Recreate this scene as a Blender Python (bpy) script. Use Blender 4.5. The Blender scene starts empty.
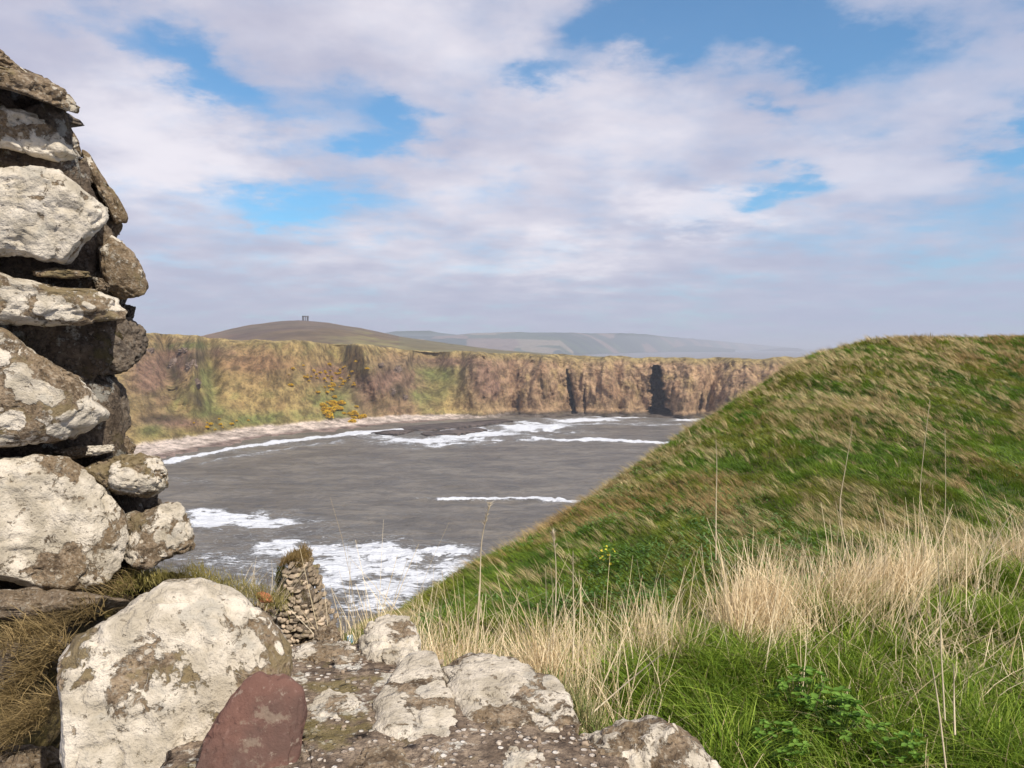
import bpy, bmesh, math
import numpy as np
from mathutils import Vector

RNG = np.random.default_rng(7)
scene = bpy.context.scene
COL = scene.collection
R = math.radians

# ------------------------------------------------------------------ camera
CAMZ = 45.0
F = 800.0
PITCH = math.atan(37 / F)
CP, SP = math.cos(PITCH), math.sin(PITCH)
cam = bpy.data.cameras.new('camera')
cam.sensor_width = 36.0
cam.lens = 36.0 * F / 1024.0
cam.clip_start = 0.05
cam.clip_end = 90000
camo = bpy.data.objects.new('camera', cam)
COL.objects.link(camo)
camo.location = (0, 0, CAMZ)
camo.rotation_euler = (math.pi / 2 - PITCH, 0, 0)
scene.camera = camo


def ray(px, py):
    """direction with y = 1 for a pixel of the photograph (arrays ok)"""
    x = (np.asarray(px, float) - 512) / F
    y = -(np.asarray(py, float) - 384) / F
    dy = CP + y * SP
    dz = -SP + y * CP
    return x / dy, dz / dy


def W(px, py, Y):
    a, b = ray(px, py)
    Y = np.asarray(Y, float)
    return np.stack([a * Y, Y + 0 * a, CAMZ + b * Y], -1)


def onz(px, py, z):
    a, b = ray(px, py)
    Y = (z - CAMZ) / b
    return np.stack([a * Y, Y, z + 0 * Y], -1)


# ------------------------------------------------------------------ noise
def _hash(ix, iy, iz, seed):
    h = (ix * 374761393 + iy * 668265263 + iz * 2147483647 + seed * 974634777) & 0xFFFFFFFF
    h = ((h ^ (h >> 13)) * 1274126177) & 0xFFFFFFFF
    h = ((h ^ (h >> 16)) * 2246822519) & 0xFFFFFFFF
    h = h ^ (h >> 15)
    return (h & 0xFFFFFF) / float(0xFFFFFF)


def vnoise(p, seed=0):
    p = np.asarray(p, float)
    if p.shape[-1] == 2:
        p = np.concatenate([p, np.zeros(p.shape[:-1] + (1,))], -1)
    i = np.floor(p).astype(np.int64)
    f = p - i
    f = f * f * f * (f * (f * 6 - 15) + 10)
    out = 0
    for dx in (0, 1):
        for dy in (0, 1):
            for dz in (0, 1):
                w = (f[..., 0] if dx else 1 - f[..., 0]) * (f[..., 1] if dy else 1 - f[..., 1]) * (f[..., 2] if dz else 1 - f[..., 2])
                out = out + w * _hash(i[..., 0] + dx, i[..., 1] + dy, i[..., 2] + dz, seed)
    return out * 2 - 1


def fbm(p, octv=5, seed=0, gain=.5, lac=2.03):
    p = np.asarray(p, float)
    a, s, t = 1.0, 0, 0
    for k in range(octv):
        s = s + a * vnoise(p, seed + k * 17)
        t += a
        a *= gain
        p = p * lac + 11.3
    return s / t


def smooth(x, a, b):
    t = np.clip((x - a) / (b - a), 0, 1)
    return t * t * (3 - 2 * t)


# ------------------------------------------------------------------ meshes
def mesh_np(name, verts, quads, smooth_sh=True, col=None, attr=None):
    """quads: (n,3) or (n,4) array of indices"""
    me = bpy.data.meshes.new(name)
    verts = np.asarray(verts, np.float32).reshape(-1, 3)
    quads = np.asarray(quads, np.int32)
    n, k = quads.shape
    me.vertices.add(len(verts))
    me.vertices.foreach_set('co', verts.ravel())
    me.loops.add(n * k)
    me.loops.foreach_set('vertex_index', quads.ravel())
    me.polygons.add(n)
    me.polygons.foreach_set('loop_start', np.arange(0, n * k, k, dtype=np.int32))
    me.polygons.foreach_set('loop_total', np.full(n, k, np.int32))
    me.update(calc_edges=True)
    me.polygons.foreach_set('use_smooth', np.full(n, smooth_sh, bool))
    if col is not None:
        c = np.ones((len(verts), 4), np.float32)
        c[:, :3] = col
        a = me.attributes.new('Col', 'FLOAT_COLOR', 'POINT')
        a.data.foreach_set('color', c.ravel())
    for k_, v in (attr or {}).items():
        a = me.attributes.new(k_, 'FLOAT', 'POINT')
        a.data.foreach_set('value', np.asarray(v, np.float32).ravel())
    return me


def tag(o, label=None, cat=None, group=None, kind=None):
    if label: o['label'] = label
    if cat: o['category'] = cat
    if group: o['group'] = group
    if kind: o['kind'] = kind
    return o


def link(name, me, mat, parent=None, loc=None):
    o = bpy.data.objects.new(name, me)
    COL.objects.link(o)
    if mat and not me.materials: me.materials.append(mat)
    if loc is not None: o.location = loc
    if parent: o.parent = parent
    return o


def empty(name, loc):
    o = bpy.data.objects.new(name, None)
    COL.objects.link(o)
    o.empty_display_size = .2
    o.location = loc
    return o


def grid_quads(nu, nv):
    i = np.arange(nu - 1)[:, None] * nv + np.arange(nv - 1)[None, :]
    return np.stack([i, i + nv, i + nv + 1, i + 1], -1).reshape(-1, 4)


# ------------------------------------------------------------------ node helpers
class NT:
    def __init__(s, tree):
        s.t = tree; s.n = tree.nodes; s.l = tree.links

    def new(s, typ, **kw):
        n = s.n.new(typ)
        for k, v in kw.items(): setattr(n, k, v)
        return n

    def put(s, sock, v):
        if v is None: return
        if isinstance(v, bpy.types.NodeSocket): s.l.new(v, sock)
        else:
            if sock.type == 'RGBA' and len(v) == 3: v = (*v, 1)
            sock.default_value = v

    def math(s, op, a, b=None, c=None, clamp=False):
        n = s.new('ShaderNodeMath', operation=op, use_clamp=clamp)
        for i, v in enumerate((a, b, c)):
            s.put(n.inputs[i], v)
        return n.outputs[0]

    def vec(s, op, a, b=None, scale=None):
        n = s.new('ShaderNodeVectorMath', operation=op)
        s.put(n.inputs[0], a)
        if b is not None: s.put(n.inputs[1], b)
        if scale is not None: s.put(n.inputs['Scale'], scale)
        return n.outputs['Value' if op in ('LENGTH', 'DOT_PRODUCT', 'DISTANCE') else 'Vector']

    def noise(s, v, scale, detail=4, rough=.5, dist=0.0, color=False):
        n = s.new('ShaderNodeTexNoise')
        s.put(n.inputs['Vector'], v)
        s.put(n.inputs['Scale'], scale); s.put(n.inputs['Detail'], detail)
        s.put(n.inputs['Roughness'], rough); s.put(n.inputs['Distortion'], dist)
        return n.outputs['Color' if color else 'Fac']

    def voro(s, v, scale, feature='F1', rnd=1.0, out='Distance'):
        n = s.new('ShaderNodeTexVoronoi', feature=feature)
        s.put(n.inputs['Vector'], v); s.put(n.inputs['Scale'], scale)
        s.put(n.inputs['Randomness'], rnd)
        return n.outputs[out]

    def mr(s, v, a, b, c=0.0, d=1.0, sm=True):
        n = s.new('ShaderNodeMapRange')
        n.interpolation_type = 'SMOOTHSTEP' if sm else 'LINEAR'
        for i, x in enumerate((v, a, b, c, d)): s.put(n.inputs[i], x)
        return n.outputs[0]

    def mix(s, f, a, b, mode='MIX'):
        n = s.new('ShaderNodeMix', data_type='RGBA', blend_type=mode)
        s.put(n.inputs[0], f); s.put(n.inputs[6], a); s.put(n.inputs[7], b)
        return n.outputs[2]

    def mapping(s, v, scale=(1, 1, 1), rot=(0, 0, 0)):
        n = s.new('ShaderNodeMapping')
        s.put(n.inputs['Vector'], v); n.inputs['Scale'].default_value = scale
        n.inputs['Rotation'].default_value = rot
        return n.outputs[0]

    def attr(s, name, out='Fac'):
        n = s.new('ShaderNodeAttribute', attribute_name=name)
        return n.outputs[out]

    def bump(s, h, strength=.5, dist=.01, normal=None):
        n = s.new('ShaderNodeBump')
        n.inputs['Strength'].default_value = strength
        n.inputs['Distance'].default_value = dist
        s.put(n.inputs['Height'], h)
        if normal is not None: s.put(n.inputs['Normal'], normal)
        return n.outputs[0]


def material(name):
    m = bpy.data.materials.new(name)
    m.use_nodes = True
    t = NT(m.node_tree)
    b = t.n['Principled BSDF']
    b.inputs['Roughness'].default_value = .9
    b.inputs['Specular IOR Level'].default_value = .2
    return m, t, b


def obj_coords(t, spread=20.0):
    tc = t.new('ShaderNodeTexCoord').outputs['Object']
    oi = t.new('ShaderNodeObjectInfo')
    off = t.math('MULTIPLY', oi.outputs['Random'], spread)
    return t.vec('ADD', tc, off), oi


# lichened stone. object colour: R lichen cover, G moss/olive, B darkness (own tone, plus shade painted on recessed stones)
def make_stone_mat(spots=()):
    m, t, b = material('lichened_stone')
    v, oi = obj_coords(t)
    sep = t.new('ShaderNodeSeparateColor')
    t.l.new(oi.outputs['Color'], sep.inputs[0])
    li, mo, dk = sep.outputs
    # rock
    n_lo = t.noise(v, 6, 5, .6)
    n_mid = t.noise(v, 28, 6, .65)
    n_hi = t.noise(v, 130, 4, .6)
    rock = t.mix(t.mr(n_mid, .35, .65), (.085, .058, .035), (.31, .23, .15))
    rock = t.mix(t.mr(n_lo, .4, .6), rock, (.19, .135, .08), 'MIX')
    rock = t.mix(t.mr(n_hi, .52, .66, 0, .7), rock, (.34, .29, .22))
    rock = t.mix(t.mr(n_hi, .46, .34, 0, .75), rock, (.05, .038, .028))
    # moss / olive algae
    mz = t.noise(t.vec('ADD', v, (3, 1, 7)), 9, 6, .65)
    mth = t.math('SUBTRACT', .70, t.math('MULTIPLY', mo, .24))
    mm = t.mr(t.math('SUBTRACT', mz, mth), -.03, .04, 0, .85)
    moss = t.mix(n_mid, (.12, .09, .04), (.26, .20, .11))
    rock = t.mix(mm, rock, moss)
    # crustose lichen: big ragged sheets
    wv = t.vec('ADD', v, t.vec('SCALE', t.noise(v, 22, 3, .5, color=True), scale=.05))
    l1 = t.noise(wv, 5.5, 9, .68)
    th = t.math('SUBTRACT', .71, t.math('MULTIPLY', li, .275))
    L1 = t.mr(t.math('SUBTRACT', l1, th), -.012, .014)
    # round rosettes
    vo = t.new('ShaderNodeTexVoronoi', feature='F1')
    t.l.new(t.vec('ADD', v, t.vec('SCALE', t.noise(v, 30, 4, .6, color=True), scale=.028)), vo.inputs['Vector'])
    vo.inputs['Scale'].default_value = 11
    vs = t.new('ShaderNodeSeparateColor'); t.l.new(vo.outputs['Color'], vs.inputs[0])
    rad = t.math('MULTIPLY', t.math('MULTIPLY', vs.outputs[0], vs.outputs[0]), t.math('ADD', t.math('MULTIPLY', li, .72), .05))
    L2 = t.mr(t.math('SUBTRACT', rad, vo.outputs['Distance']), -.012, .02)
    vo2 = t.voro(t.vec('ADD', v, t.vec('SCALE', t.noise(v, 60, 4, .6, color=True), scale=.012)), 42)
    L3 = t.math('MULTIPLY', t.mr(vo2, .26, .2), t.mr(t.noise(v, 14, 3), .5, .58, 0, .9))
    L = t.math('MAXIMUM', t.math('MAXIMUM', L1, L2), t.math('MULTIPLY', L3, .8))
    if spots:                      # large lichen rosettes growing at known places on this stone
        raw = t.new('ShaderNodeTexCoord').outputs['Object']
        raw = t.vec('ADD', raw, t.vec('SCALE', t.vec('SUBTRACT', t.noise(v, 26, 6, .65, color=True), (.5, .5, .5)), scale=.045))
        raw = t.vec('MULTIPLY', raw, (1, 0, 1))
        for (sx_, sz_, sr_) in spots:
            dd_ = t.vec('DISTANCE', raw, (sx_, 0, sz_))
            L = t.math('MAXIMUM', L, t.mr(dd_, sr_ + .0015, sr_ - .0015))
    # dark holes through the lichen
    hole = t.mr(t.noise(t.vec('ADD', v, (9, 9, 2)), 46, 5, .7), .60, .66, 0, .85)
    L = t.math('MULTIPLY', L, t.math('SUBTRACT', 1.0, hole))
    lc = t.mix(t.mr(t.noise(v, 17, 5, .6), .35, .65), (.40, .345, .26), (.64, .565, .455))
    lc = t.mix(t.mr(t.noise(t.vec('ADD', v, (5, 0, 0)), 12, 5, .6), .58, .66, 0, .7), lc, (.40, .365, .30))
    lc = t.mix(t.mr(n_hi, .42, .30, 0, .6), lc, (.25, .22, .18))
    col = t.mix(L, rock, lc)
    # orange specks
    oz = t.mr(t.noise(t.vec('ADD', v, (1, 8, 3)), 18, 5, .7), .69, .72, 0, .7)
    col = t.mix(oz, col, (.42, .20, .06))
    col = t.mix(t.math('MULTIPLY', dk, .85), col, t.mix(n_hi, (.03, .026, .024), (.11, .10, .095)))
    t.put(b.inputs['Base Color'], col)
    h = t.math('ADD', t.math('MULTIPLY', n_mid, 1.0), t.math('MULTIPLY', n_hi, .45))
    h = t.math('ADD', h, t.math('MULTIPLY', L, .22))
    h = t.math('ADD', h, t.math('MULTIPLY', t.noise(v, 300, 3), .15))
    t.put(b.inputs['Normal'], t.bump(h, .9, .012))
    return m


def make_mortar_mat(name='mortar', dark=1.0, grit=1.0):
    m, t, b = material(name)
    dark *= 1.75
    v, oi = obj_coords(t)
    n1 = t.noise(v, 11, 6, .65)
    n2 = t.noise(v, 75, 5, .7)
    cell = t.voro(v, 70)
    cc = t.new('ShaderNodeSeparateColor')
    t.l.new(t.voro(v, 70, out='Color'), cc.inputs[0])
    c = t.mix(t.mr(n1, .35, .65), (.11 * dark, .078 * dark, .053 * dark), (.27 * dark, .205 * dark, .145 * dark))
    c = t.mix(t.mr(n2, .38, .66, 0, .8), c, (.055 * dark, .04 * dark, .03 * dark))
    peb = t.math('MULTIPLY', t.mr(cell, .42, .3), t.mr(cc.outputs[0], .45, .6))
    c = t.mix(t.math('MULTIPLY', peb, grit), c, t.mix(cc.outputs[1], (.26 * dark, .2 * dark, .15 * dark), (.60 * dark, .55 * dark, .48 * dark)))
    c = t.mix(t.mr(t.noise(t.vec('ADD', v, (4, 4, 4)), 13, 7, .7), .56, .62, 0, .8), c, (.5 * dark, .47 * dark, .4 * dark))
    c = t.mix(t.mr(t.noise(t.vec('ADD', v, (7, 2, 4)), 6, 6, .7), .55, .66, 0, .6), c, (.13 * dark, .105 * dark, .03 * dark))
    t.put(b.inputs['Base Color'], c)
    h = t.math('ADD', t.math('MULTIPLY', n2, 1.0), t.math('MULTIPLY', peb, .7))
    h = t.math('ADD', h, t.math('MULTIPLY', t.noise(v, 220, 4, .7), .5))
    t.put(b.inputs['Normal'], t.bump(h, 1.0, .014))
    return m


def make_red_mat():
    m, t, b = material('red_sandstone')
    v, oi = obj_coords(t)
    n1 = t.noise(v, 9, 5, .6); n2 = t.noise(v, 90, 5, .7)
    c = t.mix(n1, (.11, .055, .042), (.185, .098, .074))
    c = t.mix(t.mr(n2, .55, .7, 0, .6), c, (.25, .15, .12))
    c = t.mix(t.mr(n2, .42, .3, 0, .7), c, (.07, .035, .028))
    c = t.mix(t.mr(t.noise(v, 26, 6, .7), .60, .7, 0, .45), c, (.28, .22, .17))
    c = t.mix(t.mr(t.noise(v, 4, 5, .6), .48, .62, 0, .7), c, (.085, .055, .045))
    c = t.mix(t.mr(t.noise(t.vec('ADD', v, (6, 1, 2)), 8, 7, .7), .60, .64, 0, .55), c, (.24, .19, .14))
    c = t.mix(t.mr(t.noise(t.vec('ADD', v, (2, 2, 2)), 45, 5, .7), .62, .7, 0, .5), c, (.33, .27, .21))
    t.put(b.inputs['Base Color'], c)
    t.put(b.inputs['Normal'], t.bump(t.math('ADD', n2, t.noise(v, 260, 3)), .5, .004))
    return m


def make_col_mat(name, rough=.8, trans=0.0, vary=0.0, spec=.25):
    m, t, b = material(name)
    c = t.attr('Col', 'Color')
    t.put(b.inputs['Base Color'], c)
    b.inputs['Roughness'].default_value = rough
    b.inputs['Specular IOR Level'].default_value = spec
    if trans > 0:
        tr = t.new('ShaderNodeBsdfTranslucent')
        t.put(tr.inputs['Color'], c)
        mx = t.new('ShaderNodeMixShader')
        mx.inputs[0].default_value = trans
        t.l.new(b.outputs[0], mx.inputs[1]); t.l.new(tr.outputs[0], mx.inputs[2])
        t.l.new(mx.outputs[0], t.n['Material Output'].inputs['Surface'])
    return m


M_STONE = make_stone_mat()
M_MORTAR = make_mortar_mat()
M_RED = make_red_mat()
M_BLADE = make_col_mat('grass_blades', .6, .28)
M_STRAW = make_col_mat('dry_straw', .7, .2)

# ------------------------------------------------------------------ stones
_ico = {}


def ico(level):
    if level not in _ico:
        bm = bmesh.new()
        bmesh.ops.create_icosphere(bm, subdivisions=level, radius=1)
        v = np.array([x.co[:] for x in bm.verts])
        f = np.array([[q.index for q in p.verts] for p in bm.faces])
        bm.free()
        _ico[level] = (v, f)
    return _ico[level]


def stone_mesh(name, P3, nrm, up_th, dn_th, level=5, seed=0, rough=.012, boxy=.55, facets=7, layer=0.0, lowfreq=1.0):
    """P3: outline points in 3D lying on a plane; the stone swells off that plane on both sides."""
    rng = np.random.default_rng(seed + 100)
    P3 = np.asarray(P3, float)
    c = P3.mean(0)
    if nrm is None:            # swell towards and away from the open side of the wall
        nrm = np.array([0, 0, CAMZ]) - c
    nrm = np.asarray(nrm, float); nrm /= np.linalg.norm(nrm)
    ex = np.cross((0, 0, 1.0) if abs(nrm[2]) < .9 else (0, 1.0, 0), nrm); ex /= np.linalg.norm(ex)
    ey = np.cross(nrm, ex)
    q = np.stack([(P3 - c) @ ex, (P3 - c) @ ey], -1)
    lo, hi = q.min(0), q.max(0)
    c2 = (lo + hi) / 2; s2 = (hi - lo) / 2
    qn = (q - c2) / s2
    # radius by angle
    A = np.linspace(-math.pi, math.pi, 361)
    d = np.stack([np.cos(A), np.sin(A)], -1)
    Rr = np.zeros(361)
    n = len(qn)
    for i in range(n):
        a, b_ = qn[i], qn[(i + 1) % n]
        e = b_ - a
        den = d[:, 0] * e[1] - d[:, 1] * e[0]
        den = np.where(abs(den) < 1e-9, 1e-9, den)
        tt = (a[0] * e[1] - a[1] * e[0]) / den
        uu = (a[0] * d[:, 1] - a[1] * d[:, 0]) / den
        ok = (tt > 0) & (uu >= -1e-6) & (uu <= 1 + 1e-6)
        Rr = np.where(ok & (tt > Rr), tt, Rr)
    Rr[Rr == 0] = .5
    k = np.array([1, 2, 3, 2, 1.]); k /= k.sum()
    Rs = np.convolve(np.concatenate([Rr[-7:-1], Rr, Rr[1:7]]), k, 'same')[6:-6]
    v, f = ico(level)
    v = v.copy()
    for _ in range(facets):
        nn = rng.normal(size=3); nn /= np.linalg.norm(nn)
        dd = rng.uniform(.70, .93)
        ex_ = np.maximum(0, v @ nn - dd)
        v -= ex_[:, None] * nn * .9
    r = np.clip(np.hypot(v[:, 0], v[:, 1]), 0, 1)
    th = np.arctan2(v[:, 1], v[:, 0])
    Rv = np.interp(th, A, Rs)
    rr = np.where(r > 0, r ** (boxy + .25), 0) * Rv
    xy = np.stack([np.cos(th), np.sin(th)], -1) * rr[:, None] * s2 + c2
    hz = np.abs(v[:, 2]) ** boxy
    h = np.where(v[:, 2] > 0, hz * up_th, -hz * dn_th)
    p = c + xy[:, :1] * ex + xy[:, 1:] * ey + h[:, None] * nrm
    # noise displacement
    size = float(max(s2.max(), .02))
    off = rng.uniform(0, 50, 3)
    dirn = p - (c + c2[0] * ex + c2[1] * ey)
    dirn = dirn / (np.linalg.norm(dirn, axis=1, keepdims=True) + 1e-6)
    sc = 1 / size
    dsp = lowfreq * fbm(p * sc * 1.6 + off, 3, seed) * size * .10
    rd = 1 - np.abs(fbm(p * sc * 3.2 + off + 7, 4, seed + 5))
    dsp = dsp - (rd ** 9) * rough * 2.0
    dsp = dsp + fbm(p * sc * 7 + off, 5, seed + 9, gain=.52) * rough * 1.25
    dsp = dsp + fbm(p * 95 + off, 3, seed + 19) * rough * .28
    if layer:
        hcoord = p[:, 2] * 60 + fbm(p * sc * 2 + off, 2, seed + 3) * 2
        dsp = dsp + layer * (np.abs((hcoord % 2) - 1) - .5)
    p = p + dirn * dsp[:, None]
    o3 = c + c2[0] * ex + c2[1] * ey
    return mesh_np(name, p - o3, f), o3


def pts_face(px_pts, Y, tilt=0.0):
    P = np.array(px_pts, float)
    return W(P[:, 0], P[:, 1], Y)


def add_stone(name, P3, nrm, up, dn, parent, li, mo, dk, mat=None, label=None, **kw):
    me, o3 = stone_mesh(name, P3, nrm, up, dn, **kw)
    o = link(name, me, mat or M_STONE, parent)
    base = Vector(parent.location) if parent else Vector((0, 0, 0))
    o.location = Vector(o3) - base
    o.color = (li, mo, dk, 1)
    if label: o['label'] = label
    return o


# ---- left pier of the ruined wall
pier = empty('ruined_stone_wall', (-1.25, 2.1, 43.3))
tag(pier, 'tall broken end of a rubble stone wall with pale lichen at the left edge', 'stone wall')
FN = None
core = [(-160, 66), (12, 72), (50, 92), (64, 110), (70, 130), (82, 160), (96, 185), (106, 205), (112, 222), (106, 236), (124, 256), (134, 285), (122, 306), (132, 330), (128, 358), (116, 382), (122, 420), (128, 452), (148, 474), (140, 505), (150, 530), (146, 560), (128, 600), (116, 650), (-160, 650)]
add_stone('mortar_core', pts_face(core, 2.17), None, .12, .5, pier, 0, 0, 0, mat=make_mortar_mat('dark_mortar', .45, .12), level=6, seed=3, rough=.035, boxy=.35, facets=0, lowfreq=.3)
wall_stones = [
    # outline, Y, up(front), dn(back), lichen, moss, dark (includes painted recess shade), layer, label
    ([(-50, 40), (0, 50), (10, 60), (22, 67), (31, 73), (33, 77), (22, 76), (8, 71), (0, 66), (-50, 58)], 2.05, .10, .2, .45, .5, 0, 0, None),
    ([(-60, 62), (0, 68), (36, 76), (63, 89), (74, 99), (77, 107), (74, 113), (55, 106), (30, 96), (0, 87), (-60, 82)], 2.02, .17, .25, .42, .6, 0, .004, 'long flat capstone jutting over a dark gap'),
    ([(-50, 86), (0, 92), (40, 100), (68, 108), (75, 118), (82, 125), (58, 129), (40, 124), (0, 112), (-50, 104)], 2.22, .08, .2, .0, .2, .75, 0, None),  # dark colour stands in for shade under the capstone
    ([(-60, 103), (0, 105), (20, 108), (44, 121), (60, 135), (74, 149), (80, 157), (62, 162), (45, 158), (10, 150), (-60, 142)], 2.05, .12, .2, .85, .3, 0, .002, 'wedge shaped stone white with lichen'),
    ([(57, 128), (70, 126), (78, 140), (84, 158), (72, 154), (60, 138)], 2.2, .08, .15, .25, .8, .1, 0, None),
    ([(66, 162), (86, 158), (92, 182), (84, 196), (66, 184)], 2.2, .07, .15, .35, .1, .4, 0, None),
    ([(74, 160), (90, 163), (112, 205), (122, 224), (108, 236), (90, 214), (72, 198)], 2.32, .06, .2, .35, .4, .45, 0, None),
    ([(98, 215), (120, 214), (124, 226), (114, 240), (100, 236)], 2.3, .06, .2, .3, .4, .3, 0, None),
    ([(82, 150), (90, 155), (104, 178), (118, 197), (128, 216), (128, 224), (116, 228), (106, 206), (94, 186), (84, 168)], 2.25, .07, .3, .55, .7, 0, 0, 'narrow slab leaning along the broken edge'),
    ([(-60, 168), (0, 170), (48, 172), (60, 174), (70, 184), (86, 197), (105, 211), (105, 222), (96, 236), (82, 252), (66, 263), (48, 259), (25, 253), (-60, 252)], 2.0, .14, .25, .98, .25, 0, 0, 'big square stone almost covered in white lichen'),
    ([(72, 262), (84, 236), (104, 222), (114, 236), (116, 252), (98, 266)], 2.2, .10, .2, .3, .2, .35, 0, None),  # grey tone paints the shaded face beside the big square stone
    ([(98, 248), (112, 238), (122, 244), (134, 254), (142, 270), (148, 286), (146, 296), (138, 301), (120, 301), (106, 292), (100, 270)], 2.18, .11, .3, .6, .5, 0, 0, 'rounded stone bulging from the broken edge'),
    ([(-60, 254), (0, 258), (50, 264), (80, 270), (78, 282), (40, 280), (0, 272), (-60, 268)], 2.12, .10, .2, .3, .3, .35, .003, None),
    ([(32, 271), (55, 268), (88, 272), (92, 277), (62, 279), (36, 277)], 2.02, .10, .15, .4, .7, 0, 0, None),
    ([(92, 276), (102, 278), (110, 286), (108, 293), (96, 290)], 2.1, .07, .15, .5, .4, .1, 0, None),
    ([(-60, 268), (0, 274), (20, 281), (60, 289), (96, 290), (115, 299), (126, 311), (124, 320), (100, 321), (70, 325), (40, 324), (-60, 320)], 2.0, .14, .25, .62, .55, 0, .003, 'long brown stone streaked with white lichen'),
    ([(122, 303), (136, 307), (132, 324), (122, 322)], 2.32, .05, .15, .2, .1, .6, 0, None),
    ([(56, 342), (96, 325), (128, 320), (143, 333), (145, 350), (138, 362), (121, 372), (95, 374), (62, 362)], 2.2, .11, .3, .34, .1, .62, 0, 'dark rounded stone in the shade of the ledge'),  # colour darkened to paint the shade of its recess
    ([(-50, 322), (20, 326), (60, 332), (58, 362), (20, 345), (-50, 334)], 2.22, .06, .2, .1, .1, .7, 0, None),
    ([(-60, 330), (0, 332), (14, 335), (26, 346), (50, 364), (75, 374), (96, 390), (108, 406), (119, 415), (118, 423), (96, 433), (75, 439), (40, 440), (10, 444), (-60, 448)], 1.98, .15, .25, .62, .6, 0, 0, 'broad brown stone with large round white lichen spots'),
    ([(84, 366), (110, 370), (125, 384), (131, 400), (131, 425), (118, 442), (104, 430), (100, 405), (82, 384)], 2.24, .08, .3, .3, .05, .6, 0, None),
    ([(-50, 444), (10, 447), (60, 446), (64, 456), (30, 462), (-50, 458)], 2.15, .08, .2, .3, .2, .3, 0, None),
    ([(54, 452), (74, 446), (90, 445), (92, 456), (72, 459)], 2.05, .08, .15, .3, .2, .1, 0, None),
    ([(86, 446), (112, 445), (116, 451), (96, 456), (86, 455)], 2.0, .07, .12, 1.0, 0, 0, 0, None),
    ([(112, 440), (128, 436), (136, 446), (132, 458), (114, 456)], 2.2, .06, .2, .3, .4, .2, 0, None),
    ([(82, 470), (98, 461), (138, 454), (160, 455), (169, 472), (167, 487), (150, 496), (120, 494), (98, 485)], 2.04, .12, .3, .62, .7, 0, 0, 'flat jutting stone with pale lichen patches above the sea'),
    ([(-60, 456), (10, 459), (40, 457), (66, 462), (94, 479), (110, 499), (126, 517), (128, 540), (119, 565), (102, 581), (70, 586), (30, 582), (0, 578), (-60, 584)], 1.95, .15, .3, .95, .12, 0, 0, 'largest block with a white crust of lichen low in the wall'),
    ([(108, 498), (125, 491), (160, 490), (160, 504), (140, 514), (122, 516)], 2.25, .06, .2, .1, .1, .75, 0, None),
    ([(126, 516), (145, 511), (165, 501), (180, 501), (190, 524), (194, 548), (176, 556), (150, 568), (136, 571), (125, 558)], 2.05, .11, .3, .55, .5, .05, 0, 'upright brown stone at the foot of the broken edge'),
]
SPOTS = {}
for i_, w_s in enumerate(wall_stones):
    lb_ = w_s[8] or ''
    if 'round white' in lb_: SPOTS[i_] = [(14, 370, 6), (3, 410, 15), (33, 418, 10), (38, 376, 12), (48, 390, 13), (62, 396, 10), (92, 405, 12), (98, 416, 10), (78, 425, 13), (66, 430, 9), (24, 358, 9), (20, 437, 4)]
    if 'jutting stone' in lb_: SPOTS[i_] = [(155, 462, 9), (160, 470, 7), (128, 478, 9), (152, 486, 8), (120, 466, 5)]
    if 'upright brown' in lb_: SPOTS[i_] = [(161, 537, 6), (180, 534, 9), (172, 541, 7), (172, 508, 7), (164, 552, 3)]
    if 'long brown' in lb_: SPOTS[i_] = [(26, 296, 6), (34, 302, 6), (52, 300, 6), (60, 308, 8), (72, 314, 9), (104, 305, 6)]
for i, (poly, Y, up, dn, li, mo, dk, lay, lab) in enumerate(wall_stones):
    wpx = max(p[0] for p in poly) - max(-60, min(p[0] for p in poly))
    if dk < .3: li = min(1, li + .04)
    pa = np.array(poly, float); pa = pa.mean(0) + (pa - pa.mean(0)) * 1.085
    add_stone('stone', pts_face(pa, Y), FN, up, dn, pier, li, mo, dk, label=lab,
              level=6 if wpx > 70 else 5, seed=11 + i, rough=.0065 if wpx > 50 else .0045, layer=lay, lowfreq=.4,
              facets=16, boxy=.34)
    sp_ = SPOTS.get(i)
    if sp_:
        ob_ = COL.objects[-1]
        c0_ = np.array(ob_.location) + np.array(pier.location)
        l_ = []
        for (sx_, sy_, sr_) in sp_:
            q_ = W(sx_, sy_, Y - .08)
            l_.append((float(q_[0] - c0_[0]), float(q_[2] - c0_[2]), sr_ * (Y - .08) / F))
        ob_.data.materials[0] = make_stone_mat(l_)

# ---- sill of the broken window, in the foreground
SZ = 44.36
sill = empty('ruined_wall_sill', (-.1, 1.3, SZ - .6))
tag(sill, 'broken top of a low rubble wall with pale stones set in gritty mortar, in front of the dry grass', 'low wall')
UPN = (0, -.12, 1)


def flat(poly, z=SZ):
    P = np.array(poly, float)
    return onz(P[:, 0], P[:, 1], z)


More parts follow.
